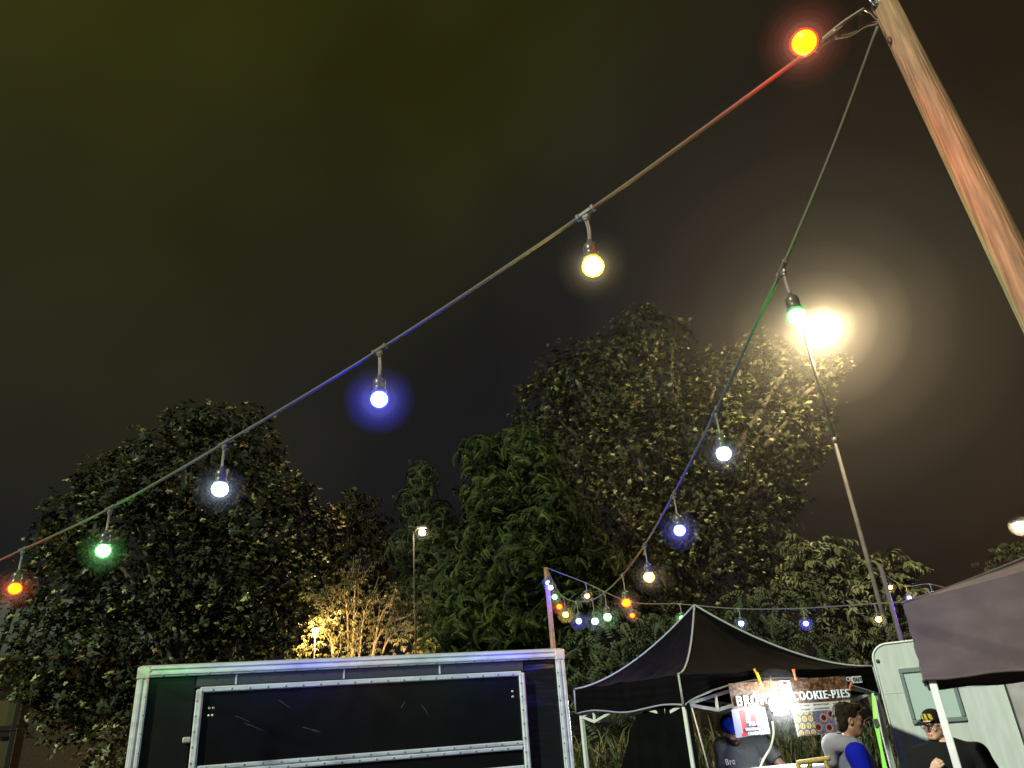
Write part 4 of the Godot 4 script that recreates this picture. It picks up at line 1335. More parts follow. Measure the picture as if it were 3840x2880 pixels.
	patch.call("notice_sheet", 1.085, 1.225, func(_u): return 1.845, func(_u): return 2.008, sheet_print, 0.005, t)
	var ink = mat(0.03, 0.03, 0.04, 0.6)
	var pale = fresh(0.78, 0.82, 0.90, 0.5)
	var word = func(text, s, y, h, wide, z = 0.012):
		lettering(text, h, ink, t, Transform3D(bs, bend.call(s + 0.004, y - 0.004) + out * (z - 0.004)), "lettering_shadow", wide * 1.03)
		lettering(text, h, pale, t, Transform3D(bs, bend.call(s, y) + out * z), "lettering", wide)
	word.call("BROW", 0.725, 1.858, 0.080, 1.18)
	word.call("COOKIE-PIES", 1.585, 1.868, 0.072, 1.22)
	word.call("$10 Each", 0.730, 1.668, 0.034, 0.95)
	word.call("Strawberry Otai", 0.712, 1.628, 0.023, 1.0)
	word.call("( Vai Berry )", 0.700, 1.592, 0.023, 1.0)
	# clamps and pegs that hold the banner
	var cl = thing("spring_clamp", "yellow spring clamp gripping the top of the banner", "clamp", at.call(0.86, 1.985))
	var yl = mat(0.62, 0.42, 0.02, 0.4)
	for e in [[Vector3(-0.062, 0.135, 0.03), Vector3(0.0, 0.02, 0.012)], [Vector3(0.012, 0.105, -0.02), Vector3(-0.004, 0.02, 0.0)]]:
		var st = ns()
		tube(st, [bs * e[0], bs * (e[0].lerp(e[1], 0.5) + Vector3(0.006, 0, 0)), bs * e[1], bs * Vector3(0.022, -0.035, 0.006)], [0.010, 0.012, 0.012, 0.006], 8)
		obj("clamp_handle", st, yl, cl)
	var pv = ns()
	ball(pv, bs * Vector3(-0.002, 0.02, 0.008), Vector3(0.014, 0.014, 0.02), 6, bs)
	obj("clamp_pivot", pv, mat(0.3, 0.28, 0.2, 0.4, 0.5), cl)
	for e in [[0.985, 1.985, "orange tipped peg on the banner, just right of the yellow clamp", 0.1], [1.305, 2.065, "red brown peg at the middle of the banner's top edge", 0.0], [2.000, 1.935, "orange peg at the right end of the banner", 0.7]]:
		var pg = thing("banner_peg", e[2], "peg", at.call(e[0], e[1]), "pegs that hold the banner")
		for s in [-1, 1]:
			var st = ns(false)
			box(st, Basis(out, -e[3]) * (bs * Vector3(0.0, 0.0, s * 0.006)), Vector3(0.016, 0.085, 0.008), Basis(out, -e[3]) * bs * Basis(Vector3.RIGHT, s * 0.10), 0.002)
			obj("peg_jaw", st, mat(0.40, 0.10, 0.03, 0.6), pg)
		var tip = ns(false)
		box(tip, Basis(out, -e[3]) * (bs * Vector3(0, -0.048, 0)), Vector3(0.018, 0.016, 0.022), Basis(out, -e[3]) * bs, 0.003)
		obj("peg_tip", tip, mat(0.8, 0.2, 0.05, 0.5), pg)
	# the work lamp in front of it
	var lp = at.call(0.945, 1.812, 0.10)
	var wl = thing("work_lamp", "glaring white work lamp hanging in front of the banner", "work lamp", lp)
	var hs = ns(false)
	box(hs, out * -0.05, Vector3(0.16, 0.12, 0.04), bs, 0.01)
	obj("lamp_housing", hs, mat(0.05, 0.05, 0.05, 0.5), wl)
	var face = ns()
	ball(face, out * 0.0, Vector3(0.105, 0.095, 0.05), 8, bs)
	obj("lamp_glass", face, glow(1.0, 0.98, 0.92, 30.0), wl)
	lamp_light(out * 0.004, Color(0.93, 1.0, 0.97), 1.35, 0.06, wl)
	lamp_halo(wl, out * 0.01, 0.16, 0.25)
	lamp_halo(wl, out * 0.01, 0.22, 0.10)
	lamp_halo(wl, out * 0.01, 0.30, 0.05)
	var cord = ns()
	tube(cord, spline([Vector3(2.065, 1.677, -7.268) - lp, Vector3(2.053, 1.577, -7.260) - lp, Vector3(2.000, 1.471, -7.255) - lp, Vector3(1.921, 1.387, -7.240) - lp, Vector3(1.857, 1.285, -7.233) - lp, Vector3(1.784, 0.972, -7.327) - lp], 6), 0.009, 8)
	obj("power_cord", cord, mat(0.62, 0.62, 0.58, 0.5), wl)
	var hg = ns()
	tube(hg, [out * -0.03 + Vector3(0, 0.07, 0), bs * Vector3(-0.01, 0.24, -0.03)], 0.004, 6)
	obj("hanger_wire", hg, mat(0.3, 0.3, 0.3, 0.4, 0.6), wl)
	# ratchet strap at the right leg
	var s0 = Vector3(3.329, 1.866, -8.064)
	var sk = thing("ratchet_strap", "neon green ratchet strap tied down beside the gazebo's right leg", "strap", s0)
	var neon = fresh(0.20, 0.55, 0.07, 0.7)
	var sa = [Vector3(3.333, 1.857, -8.068) - s0, Vector3(3.274, 1.588, -8.030) - s0, Vector3(3.262, 1.355, -8.031) - s0, Vector3(3.248, 1.120, -8.032) - s0, Vector3(3.256, 0.656, -8.143) - s0]
	var wd = [0.010, 0.020, 0.012, 0.024, 0.024]
	var sts = ns(false)
	for i in 4:
		var side = Vector3(0.95, 0, 0.3)
		quad(sts, sa[i + 1] - side * wd[i + 1], sa[i + 1] + side * wd[i + 1], sa[i] + side * wd[i], sa[i] - side * wd[i])
		quad(sts, sa[i + 1] + side * wd[i + 1] + Vector3(0, 0, -0.003), sa[i + 1] - side * wd[i + 1] + Vector3(0, 0, -0.003), sa[i] - side * wd[i] + Vector3(0, 0, -0.003), sa[i] + side * wd[i] + Vector3(0, 0, -0.003))
	obj("webbing", sts, neon, sk)
	var bk = ns(false)
	box(bk, sa[1] + Vector3(0, 0, 0.01), Vector3(0.05, 0.075, 0.02), Basis(Vector3.BACK, 0.15), 0.004)
	obj("buckle", bk, mat(0.10, 0.12, 0.08, 0.4, 0.5), sk)
	# serving counter with a yellow carry frame on it
	var c0 = Vector3(1.823, 1.306, -6.946)
	var cn = thing("serving_counter", "white edged serving counter at the foot of the stall", "counter", Vector3(c0.x, 0, c0.z))
	var ct = ns(false)
	box(ct, bs * Vector3(0.22, c0.y, -0.15), Vector3(0.9, 0.03, 0.5), bs, 0.006)
	obj("counter_top", ct, mat(0.72, 0.74, 0.74, 0.4), cn)
	var cbx = ns(false)
	box(cbx, bs * Vector3(0.22, c0.y / 2 - 0.02, -0.15), Vector3(0.84, c0.y - 0.05, 0.44), bs, 0.01)
	obj("counter_body", cbx, mat(0.02, 0.03, 0.035, 0.5), cn)
	var y0 = Vector3(2.172, 1.350, -6.704)
	var yf = thing("carry_frame", "yellow wooden carry frame standing on the serving counter", "carrier", y0)
	var ym = worn(fresh(0.66, 0.50, 0.14, 0.5), noise_fine, Vector3(4, 4, 4))
	var yb = [[1722,1648,1792,1638], [1722,1648,1734,1700], [1752,1646,1742,1700], [1783,1641,1806,1700], [1734,1664,1800,1662]]
	var ya = [[Vector3(2.030, 1.367, -6.696), Vector3(2.297, 1.382, -6.689)], [Vector3(2.036, 1.360, -6.699), Vector3(2.060, 1.244, -6.699)], [Vector3(2.140, 1.359, -6.699), Vector3(2.110, 1.235, -6.814)], [Vector3(2.252, 1.371, -6.694), Vector3(2.300, 1.211, -6.715)]]
	for e in ya:
		var st = ns()
		var pts = []
		var rr = []
		for i in 13:
			pts.append(e[0].lerp(e[1], i / 12.0) - y0)
			rr.append(0.017 + 0.0018 * (i % 2))
		tube(st, pts, rr, 8)
		obj("frame_bar", st, ym, yf)


# ---------------------------------------------------------------- people: distance fields meshed as surface nets
class Field:
	var lo: Vector3
	var n: Vector3i
	var c: float
	var d := PackedFloat32Array()

	func _init(lo_: Vector3, hi: Vector3, cell: float):
		lo = lo_
		c = cell
		n = Vector3i(((hi - lo_) / cell).ceil()) + Vector3i(2, 2, 2)
		d.resize(n.x * n.y * n.z)
		d.fill(9.0)

	# one shape: p0, p1 ends of a tapered capsule with radii r0, r1; squash = factor of the radius along axis fl; or an ellipsoid e with basis eb
	func add(q: Dictionary):
		var k: float = q.get("k", 0.02)
		var cut: bool = q.get("cut", false)
		var sub: bool = q.get("sub", false)
		var a: Vector3 = q.p0
		var b: Vector3 = q.get("p1", a)
		var ell: bool = q.has("e")
		var e: Vector3 = q.get("e", Vector3.ONE)
		var eb: Basis = q.get("eb", Basis()).inverse()
		var r0: float = q.get("r0", 0.0)
		var r1: float = q.get("r1", r0)
		var fl: Vector3 = q.get("fl", Vector3.ZERO)
		var sq: float = 1.0 / float(q.get("squash", 1.0)) - 1.0
		var big = maxf(maxf(r0, r1), maxf(e.x, maxf(e.y, e.z)) if ell else 0.0) + k + 2.5 * c
		var m0 = Vector3i(((a.min(b) - Vector3.ONE * big - lo) / c).floor()).clamp(Vector3i.ZERO, n - Vector3i.ONE)
		var m1 = Vector3i(((a.max(b) + Vector3.ONE * big - lo) / c).ceil()).clamp(Vector3i.ZERO, n - Vector3i.ONE)
		var ab = b - a
		var l2 = maxf(ab.length_squared(), 1e-9)
		var abn = ab.normalized()
		for z in range(m0.z, m1.z + 1):
			for y in range(m0.y, m1.y + 1):
				var at = (z * n.y + y) * n.x
				for x in range(m0.x, m1.x + 1):
					var p = lo + Vector3(x, y, z) * c - a
					var f: float
					if ell:
						p = eb * p
						var u = p / e
						var k0 = u.length()
						f = k0 * (k0 - 1.0) / maxf((u / e).length(), 1e-6)
					else:
						if sq != 0.0: p += fl * (p.dot(fl) * sq)
						var t = p.dot(ab) / l2
						f = (p - ab * clampf(t, 0.0, 1.0)).length() - lerpf(r0, r1, clampf(t, 0.0, 1.0))
						if cut: f = maxf(f, (p - ab).dot(abn))
					var g = d[at + x]
					if sub:
						f = -f
						var h = maxf(k - absf(g - f), 0.0) / k
						d[at + x] = maxf(g, f) + h * h * k * 0.25
					else:
						var h = maxf(k - absf(g - f), 0.0) / k
						d[at + x] = minf(g, f) - h * h * k * 0.25

	func plane(p0: Vector3, nrm: Vector3):   # keep what lies behind the plane
		for z in n.z:
			for y in n.y:
				var at = (z * n.y + y) * n.x
				for x in n.x:
					if d[at + x] < 3.0: d[at + x] = maxf(d[at + x], (lo + Vector3(x, y, z) * c - p0).dot(nrm))

	func mesh(into: Dictionary, xf: Transform3D, paint: Callable):
		var sx = 1
		var sy = n.x
		var sz = n.x * n.y
		var where := PackedInt32Array()
		where.resize(d.size())
		where.fill(-1)
		var V: PackedVector3Array = into.v
		var I: PackedInt32Array = into.i
		var C: PackedColorArray = into.c
		var first = V.size()
		var off = [0, sx, sy, sx + sy, sz, sx + sz, sy + sz, sx + sy + sz]
		var edges = [[0, 1], [2, 3], [4, 5], [6, 7], [0, 2], [1, 3], [4, 6], [5, 7], [0, 4], [1, 5], [2, 6], [3, 7]]
		for z in n.z - 1:
			for y in n.y - 1:
				for x in n.x - 1:
					var i = z * sz + y * sy + x
					var g = d[i]
					if absf(g) > c * 3.0: continue
					var neg = 0
					for o in off:
						if d[i + o] < 0.0: neg += 1
					if neg == 0 or neg == 8: continue
					var s = Vector3.ZERO
					var cnt = 0
					for e in edges:
						var f0 = d[i + off[e[0]]]
						var f1 = d[i + off[e[1]]]
						if (f0 < 0.0) == (f1 < 0.0): continue
						var t = f0 / (f0 - f1)
						var q0 = Vector3(e[0] & 1, (e[0] >> 1) & 1, e[0] >> 2)
						var q1 = Vector3(e[1] & 1, (e[1] >> 1) & 1, e[1] >> 2)
						s += q0.lerp(q1, t)
						cnt += 1
					where[i] = V.size()
					var p = lo + (Vector3(x, y, z) + s / cnt) * c
					C.append(paint.call(p))
					V.append(xf * p)
		for z in range(1, n.z - 1):
			for y in range(1, n.y - 1):
				for x in range(1, n.x - 1):
					var i = z * sz + y * sy + x
					var g = d[i]
					if absf(g) > c * 3.0: continue
					for ax in 3:
						var st = [sx, sy, sz][ax]
						var h = d[i + st]
						if (g < 0.0) == (h < 0.0): continue
						var u = [sy, sz, sx][ax]
						var w = [sz, sx, sy][ax]
						var q = [where[i - u - w], where[i - w], where[i], where[i - u]]
						if q.min() < 0: continue
						if g < 0.0: q.reverse()   # front faces run clockwise
						for m in [0, 1, 2, 0, 2, 3]: I.append(q[m])
		into.v = V
		into.i = I
		into.c = C


func new_skin() -> Dictionary:
	return {"v": PackedVector3Array(), "i": PackedInt32Array(), "c": PackedColorArray()}


func skin_mesh(s: Dictionary) -> ArrayMesh:
	var N := PackedVector3Array()
	N.resize(s.v.size())
	for k in range(0, s.i.size(), 3):
		var a: Vector3 = s.v[s.i[k]]
		var f = (s.v[s.i[k + 2]] - a).cross(s.v[s.i[k + 1]] - a)
		for m in 3: N[s.i[k + m]] += f
	for k in N.size(): N[k] = N[k].normalized()
	var arr = []
	arr.resize(Mesh.ARRAY_MAX)
	arr[Mesh.ARRAY_VERTEX] = s.v
	arr[Mesh.ARRAY_NORMAL] = N
	arr[Mesh.ARRAY_COLOR] = s.c
	arr[Mesh.ARRAY_INDEX] = s.i
	var m := ArrayMesh.new()
	m.add_surface_from_arrays(Mesh.PRIMITIVE_TRIANGLES, arr)
	return m


func painted(rough: float) -> StandardMaterial3D:
	var m := StandardMaterial3D.new()
	m.vertex_color_use_as_albedo = true
	m.roughness = rough
	m.metallic_specular = 0.5 if rough < 0.6 else 0.2
	if rough > 0.8:   # creased cloth
		m.heightmap_enabled = true
		m.heightmap_texture = noise_grain
		m.heightmap_scale = 1.4
		m.uv1_triplanar = true
		m.uv1_scale = Vector3(1.6, 0.8, 1.6)
	return m


func head_field(skin: Color, into: Dictionary, xf: Transform3D, beard: Color, beard_on: bool, smile = 0.0):
	var F = Field.new(Vector3(-0.12, -0.19, -0.13), Vector3(0.12, 0.15, 0.15), 0.0042)
	F.add({"p0": Vector3(0, 0.035, -0.015), "e": Vector3(0.077, 0.088, 0.096), "k": 0.02})
	F.add({"p0": Vector3(0, -0.03, 0.022), "e": Vector3(0.064, 0.080, 0.070), "k": 0.03})
	F.add({"p0": Vector3(0, -0.088, 0.040), "e": Vector3(0.040, 0.030, 0.040), "k": 0.03})
	for s in [-1.0, 1.0]:
		F.add({"p0": Vector3(s * 0.045, -0.065, 0.0), "p1": Vector3(s * 0.024, -0.095, 0.045), "r0": 0.022, "r1": 0.018, "k": 0.03})
		F.add({"p0": Vector3(s * 0.042, -0.022, 0.062), "e": Vector3(0.020, 0.015, 0.016), "k": 0.02})
		F.add({"p0": Vector3(s * 0.012, 0.024, 0.088), "p1": Vector3(s * 0.048, 0.022, 0.074), "r0": 0.0085, "r1": 0.007, "k": 0.014})
		F.add({"p0": Vector3(s * 0.031, 0.004, 0.094), "e": Vector3(0.017, 0.010, 0.014), "k": 0.012, "sub": true})
		F.add({"p0": Vector3(s * 0.031, 0.003, 0.075), "e": Vector3(0.0125, 0.0115, 0.0125), "k": 0.004})
		F.add({"p0": Vector3(s * 0.018, 0.011, 0.0865), "p1": Vector3(s * 0.045, 0.009, 0.079), "r0": 0.0042, "k": 0.006})
		F.add({"p0": Vector3(s * 0.078, -0.008, -0.010), "e": Vector3(0.012, 0.032, 0.019), "eb": Basis(Vector3.UP, s * 0.35), "k": 0.008})
		F.add({"p0": Vector3(s * 0.086, -0.006, -0.004), "e": Vector3(0.006, 0.018, 0.009), "eb": Basis(Vector3.UP, s * 0.35), "k": 0.005, "sub": true})
		F.add({"p0": Vector3(s * 0.011, -0.036, 0.092), "e": Vector3(0.009, 0.008, 0.010), "k": 0.008})
	F.add({"p0": Vector3(0, 0.014, 0.086), "p1": Vector3(0, -0.032, 0.106), "r0": 0.0085, "r1": 0.0125, "k": 0.014})
	F.add({"p0": Vector3(-0.018, -0.064, 0.086), "p1": Vector3(0.018, -0.064, 0.086), "r0": 0.0062, "k": 0.008})
	F.add({"p0": Vector3(-0.015, -0.076, 0.083), "p1": Vector3(0.015, -0.076, 0.083), "r0": 0.0070, "k": 0.008})
	F.add({"p0": Vector3(-0.024, -0.0695 + smile, 0.092), "p1": Vector3(0.024, -0.0695 + smile, 0.092), "r0": 0.0026, "k": 0.003, "sub": true})
	F.add({"p0": Vector3(0, -0.06, -0.02), "p1": Vector3(0, -0.20, -0.035), "r0": 0.050, "r1": 0.056, "k": 0.03})
	if beard_on:
		F.add({"p0": Vector3(0, -0.105, 0.052), "e": Vector3(0.045, 0.035, 0.040), "k": 0.02})
	var lip = Color(skin.r * 0.75, skin.g * 0.45, skin.b * 0.45)
	F.mesh(into, xf, func(p):
		for s in [-1.0, 1.0]:
			var e = p - Vector3(s * 0.031, 0.003, 0.075)
			if e.length() < 0.0136 and p.z > 0.079 and absf(e.y) < 0.0075:
				return Color(0.03, 0.018, 0.01) if Vector2(e.x - 0.001, e.y).length() < 0.0052 else Color(0.62, 0.58, 0.54)
			if absf(p.x - s * 0.031) < 0.019 and absf(p.y - 0.027 + absf(p.x - s * 0.028) * 0.1) < 0.0045 and p.z > 0.06: return Color(0.025, 0.017, 0.012)
		if absf(p.x) < 0.024 and p.y < -0.058 and p.y > -0.083 and p.z > 0.082: return lip
		if beard_on and p.y < -0.048 + 0.25 * absf(p.x) and p.z > -0.03 and p.y > -0.15: return beard
		if beard_on and absf(p.x) < 0.03 and p.y < -0.043 and p.y > -0.060 and p.z > 0.07: return beard
		return skin)


func hand_field(into: Dictionary, xf: Transform3D, side: float, curl: float, skin: Color):   # wrist at the origin, fingers along -y, palm towards +z, thumb on the +x * side
	var F = Field.new(Vector3(-0.09, -0.22, -0.07), Vector3(0.09, 0.05, 0.12), 0.0045)
	F.add({"p0": Vector3(0, 0.03, 0), "p1": Vector3(0, -0.02, 0), "r0": 0.027, "r1": 0.028, "fl": Vector3(0, 0, 1), "squash": 0.75, "k": 0.012})
	F.add({"p0": Vector3(0, -0.055, 0), "e": Vector3(0.042, 0.050, 0.017), "k": 0.02})
	F.add({"p0": Vector3(side * 0.024, -0.035, 0.008), "e": Vector3(0.020, 0.032, 0.017), "k": 0.015})
	var lens = [0.074, 0.083, 0.078, 0.060]
	for f in 4:
		var x = side * (0.031 - 0.0205 * f)
		var p = Vector3(x, -0.094 + 0.004 * absf(f - 1.2), 0)
		var ang = 0.0
		for sgm in 3:
			ang += curl * [0.9, 1.25, 0.8][sgm]
			var ln = lens[f] * [0.48, 0.29, 0.23][sgm]
			var q = p + Vector3(-x * 0.05, -cos(ang), sin(ang)) * ln
			F.add({"p0": p, "p1": q, "r0": [0.0098, 0.0088, 0.0080][sgm], "r1": [0.0088, 0.0080, 0.0068][sgm], "k": 0.003 if sgm else 0.008})
			p = q
	var tp = Vector3(side * 0.036, -0.034, 0.012)
	var td = Vector3(side * (0.75 - 0.55 * curl), -0.72, 0.18 + 0.5 * curl).normalized()
	var tq = tp + td * 0.036
	F.add({"p0": tp, "p1": tq, "r0": 0.0125, "r1": 0.0105, "k": 0.010})
	var t2 = (td + Vector3(-side * 0.55 * curl, -0.2, 0.35 * curl)).normalized()
	F.add({"p0": tq, "p1": tq + t2 * 0.030, "r0": 0.0102, "r1": 0.008, "k": 0.004})
	F.mesh(into, xf, func(_p): return skin)


func person(label: String, at: Vector3, turn: float, o: Dictionary):
	# local axes: feet at the origin, facing +z, the person's left towards +x
	var skin: Color = o.skin
	var w: float = o.get("wide", 1.0)
	var H: Transform3D = o.head
	var pelvis = Vector3(0, 0.95, 0)
	var neck: Vector3 = o.get("neck", Vector3(0, 1.44, -0.02))
	var chest = pelvis.lerp(neck, 0.70) + Vector3(0, 0, 0.01)
	var S = {}
	var all = new_skin()
	var hips = {}
	var F = Field.new(Vector3(-0.55, -0.02, -0.50), Vector3(0.55, 1.76, 0.62), 0.0135)
	var across: Vector3 = o.get("across", Vector3(1, 0, 0))
	var fwd = across.cross(Vector3.UP).normalized()
	var torso = [
		{"p0": pelvis, "p1": pelvis.lerp(chest, 0.55), "r0": 0.150 * w, "r1": 0.140 * w, "fl": fwd, "squash": 0.70 + 0.12 * (w - 1.0), "k": 0.06},
		{"p0": pelvis.lerp(chest, 0.5), "p1": chest, "r0": 0.142 * w, "r1": 0.150 * w, "fl": fwd, "squash": 0.70, "k": 0.06},
		{"p0": chest, "p1": neck - Vector3(0, 0.06, 0), "r0": 0.150 * w, "r1": 0.075, "fl": fwd, "squash": 0.72, "k": 0.06}]
	var sh = {}
	for s in [-1.0, 1.0]:
		sh[s] = neck + across * s * 0.178 * w + Vector3(0, -0.055, 0)
		torso.append({"p0": neck - Vector3(0, 0.035, 0), "p1": sh[s], "r0": 0.058 + 0.07 * maxf(w - 1.1, 0.0), "r1": 0.062 + 0.05 * maxf(w - 1.1, 0.0), "k": 0.05 + 0.1 * maxf(w - 1.1, 0.0)})
	for q in torso: F.add(q)
	F.add({"p0": neck - Vector3(0, 0.06, 0), "p1": H * Vector3(0, -0.10, -0.025), "r0": 0.062, "r1": 0.052, "k": 0.03})
	var arms = {}
	for s in [-1.0, 1.0]:
		var el: Vector3 = o.elbow[s]
		var wr: Vector3 = o.wrist[s]
		F.add({"p0": sh[s], "p1": el, "r0": 0.054 * sqrt(w), "r1": 0.041 * sqrt(w), "k": 0.03})
		F.add({"p0": el, "p1": el.lerp(wr, 0.35), "r0": 0.041 * sqrt(w), "r1": 0.043 * sqrt(w), "k": 0.02})
		F.add({"p0": el.lerp(wr, 0.35), "p1": wr, "r0": 0.043 * sqrt(w), "r1": 0.028, "k": 0.02})
		var hip = pelvis + Vector3(s * 0.095 * w, -0.03, 0)
		var knee = Vector3(s * 0.11 * w, 0.50, 0.02)
		var ank = Vector3(s * 0.12 * w, 0.09, -0.03)
		hips[s] = [hip, knee, ank]
		F.add({"p0": hip, "p1": knee, "r0": 0.088 * w, "r1": 0.058, "k": 0.04})
		F.add({"p0": knee, "p1": knee.lerp(ank, 0.35) + Vector3(0, 0, -0.012), "r0": 0.056, "r1": 0.056, "k": 0.03})
		F.add({"p0": knee.lerp(ank, 0.35) + Vector3(0, 0, -0.012), "p1": ank, "r0": 0.056, "r1": 0.038, "k": 0.03})
		F.add({"p0": ank - Vector3(0, 0.04, 0), "p1": ank + Vector3(s * 0.02, -0.055, 0.14), "r0": 0.04, "r1": 0.032, "k": 0.03})
	F.mesh(all, Transform3D(), func(_p): return skin)
	head_field(skin, all, H, o.get("beard", Color.BLACK), o.has("beard"))
	for s in [-1.0, 1.0]:
		var el: Vector3 = o.elbow[s]
		var wr: Vector3 = o.wrist[s]
		var y = (el - wr).normalized()
		var z: Vector3 = o.get("palm", {}).get(s, Vector3(-s, 0, 0.2))
		z = (z - y * z.dot(y)).normalized()
		hand_field(all, Transform3D(Basis(y.cross(z), y, z), wr), o.get("thumb", {}).get(s, -s), o.get("curl", {}).get(s, 0.35), skin)
	var body = obj("person", skin_mesh(all), painted(0.5), null)
	body.position = at
	body.rotation.y = turn
	tag(body, label, "person", o.get("group", ""))
	# shirt
	var G = Field.new(Vector3(-0.58, 0.78, -0.52), Vector3(0.58, 1.74, 0.62), 0.0125)
	for q in torso:
		var q2 = q.duplicate()
		q2.r0 = q.r0 + 0.020
		q2.r1 = q.get("r1", q.r0) + 0.018
		G.add(q2)
	G.add({"p0": pelvis + Vector3(0, -0.08, 0), "p1": pelvis + Vector3(0, 0.1, 0), "r0": 0.172 * w, "r1": 0.165 * w, "fl": fwd, "squash": 0.74, "k": 0.04})
	var reach: float = o.get("sleeve", 0.62)
	if not o.get("bare_sleeve", false):
		for s in [-1.0, 1.0]:
			G.add({"p0": sh[s], "p1": (sh[s] as Vector3).lerp(o.elbow[s], reach), "r0": 0.078 * sqrt(w), "r1": 0.074 * sqrt(w), "k": 0.03, "cut": true})
	for e in o.get("folds", []):
		G.add({"p0": e[0], "p1": e[1], "r0": 0.013, "r1": 0.007, "k": 0.035})
	G.add({"p0": neck + Vector3(0, 0.05, 0.02), "e": Vector3(0.072, 0.075, 0.078), "k": 0.01, "sub": true})
	G.plane(Vector3(0, 0.80, 0), Vector3(0, -1, 0))
	var ss = new_skin()
	var shirt_c: Color = o.shirt
	G.mesh(ss, Transform3D(), o.get("shirt_paint", func(_p): return shirt_c))
	obj(o.get("shirt_name", "shirt"), skin_mesh(ss), painted(0.9), body)
	# trousers and shoes
	var T = Field.new(Vector3(-0.32, 0.03, -0.26), Vector3(0.32, 1.08, 0.26), 0.016)
	T.add({"p0": pelvis + Vector3(0, -0.03, 0), "p1": pelvis + Vector3(0, 0.06, 0), "r0": 0.162 * w, "r1": 0.152 * w, "fl": Vector3(0, 0, 1), "squash": 0.74, "k": 0.04})
	for s in [-1.0, 1.0]:
		T.add({"p0": hips[s][0], "p1": hips[s][1], "r0": 0.104 * w, "r1": 0.080, "k": 0.04})
		T.add({"p0": hips[s][1], "p1": hips[s][2], "r0": 0.080, "r1": 0.066, "k": 0.03, "cut": true})
	var ts = new_skin()
	T.mesh(ts, Transform3D(), func(_p): return Color(0.02, 0.022, 0.03))
	obj("trousers", skin_mesh(ts), painted(0.9), body)
	for s in [-1.0, 1.0]:
		var sf = Field.new(Vector3(s * 0.13 * w - 0.09, -0.01, -0.14), Vector3(s * 0.13 * w + 0.09, 0.14, 0.20), 0.011)
		var ank = hips[s][2]
		sf.add({"p0": ank + Vector3(0, -0.035, -0.02), "p1": ank + Vector3(s * 0.02, -0.050, 0.15), "r0": 0.050, "r1": 0.040, "k": 0.02})
		sf.plane(Vector3(0, 0.002, 0), Vector3(0, -1, 0))
		var fs = new_skin()
		sf.mesh(fs, Transform3D(), func(_p): return Color(0.03, 0.03, 0.03))
		obj("shoe", skin_mesh(fs), painted(0.6), body)
	return [body, sh]


func blob(called: String, shapes: Array, lo: Vector3, hi: Vector3, cell: float, xf: Transform3D, paint: Callable, rough: float, parent, planes = []):
	var F = Field.new(lo, hi, cell)
	for q in shapes: F.add(q)
	for p in planes: F.plane(p[0], p[1])
	var s = new_skin()
	F.mesh(s, xf, paint)
	return obj(called, skin_mesh(s), painted(rough), parent)


func facing(at: Vector3) -> float:   # the turn that makes a figure there look towards the camera's spot
	return atan2(-at.x, -at.z)


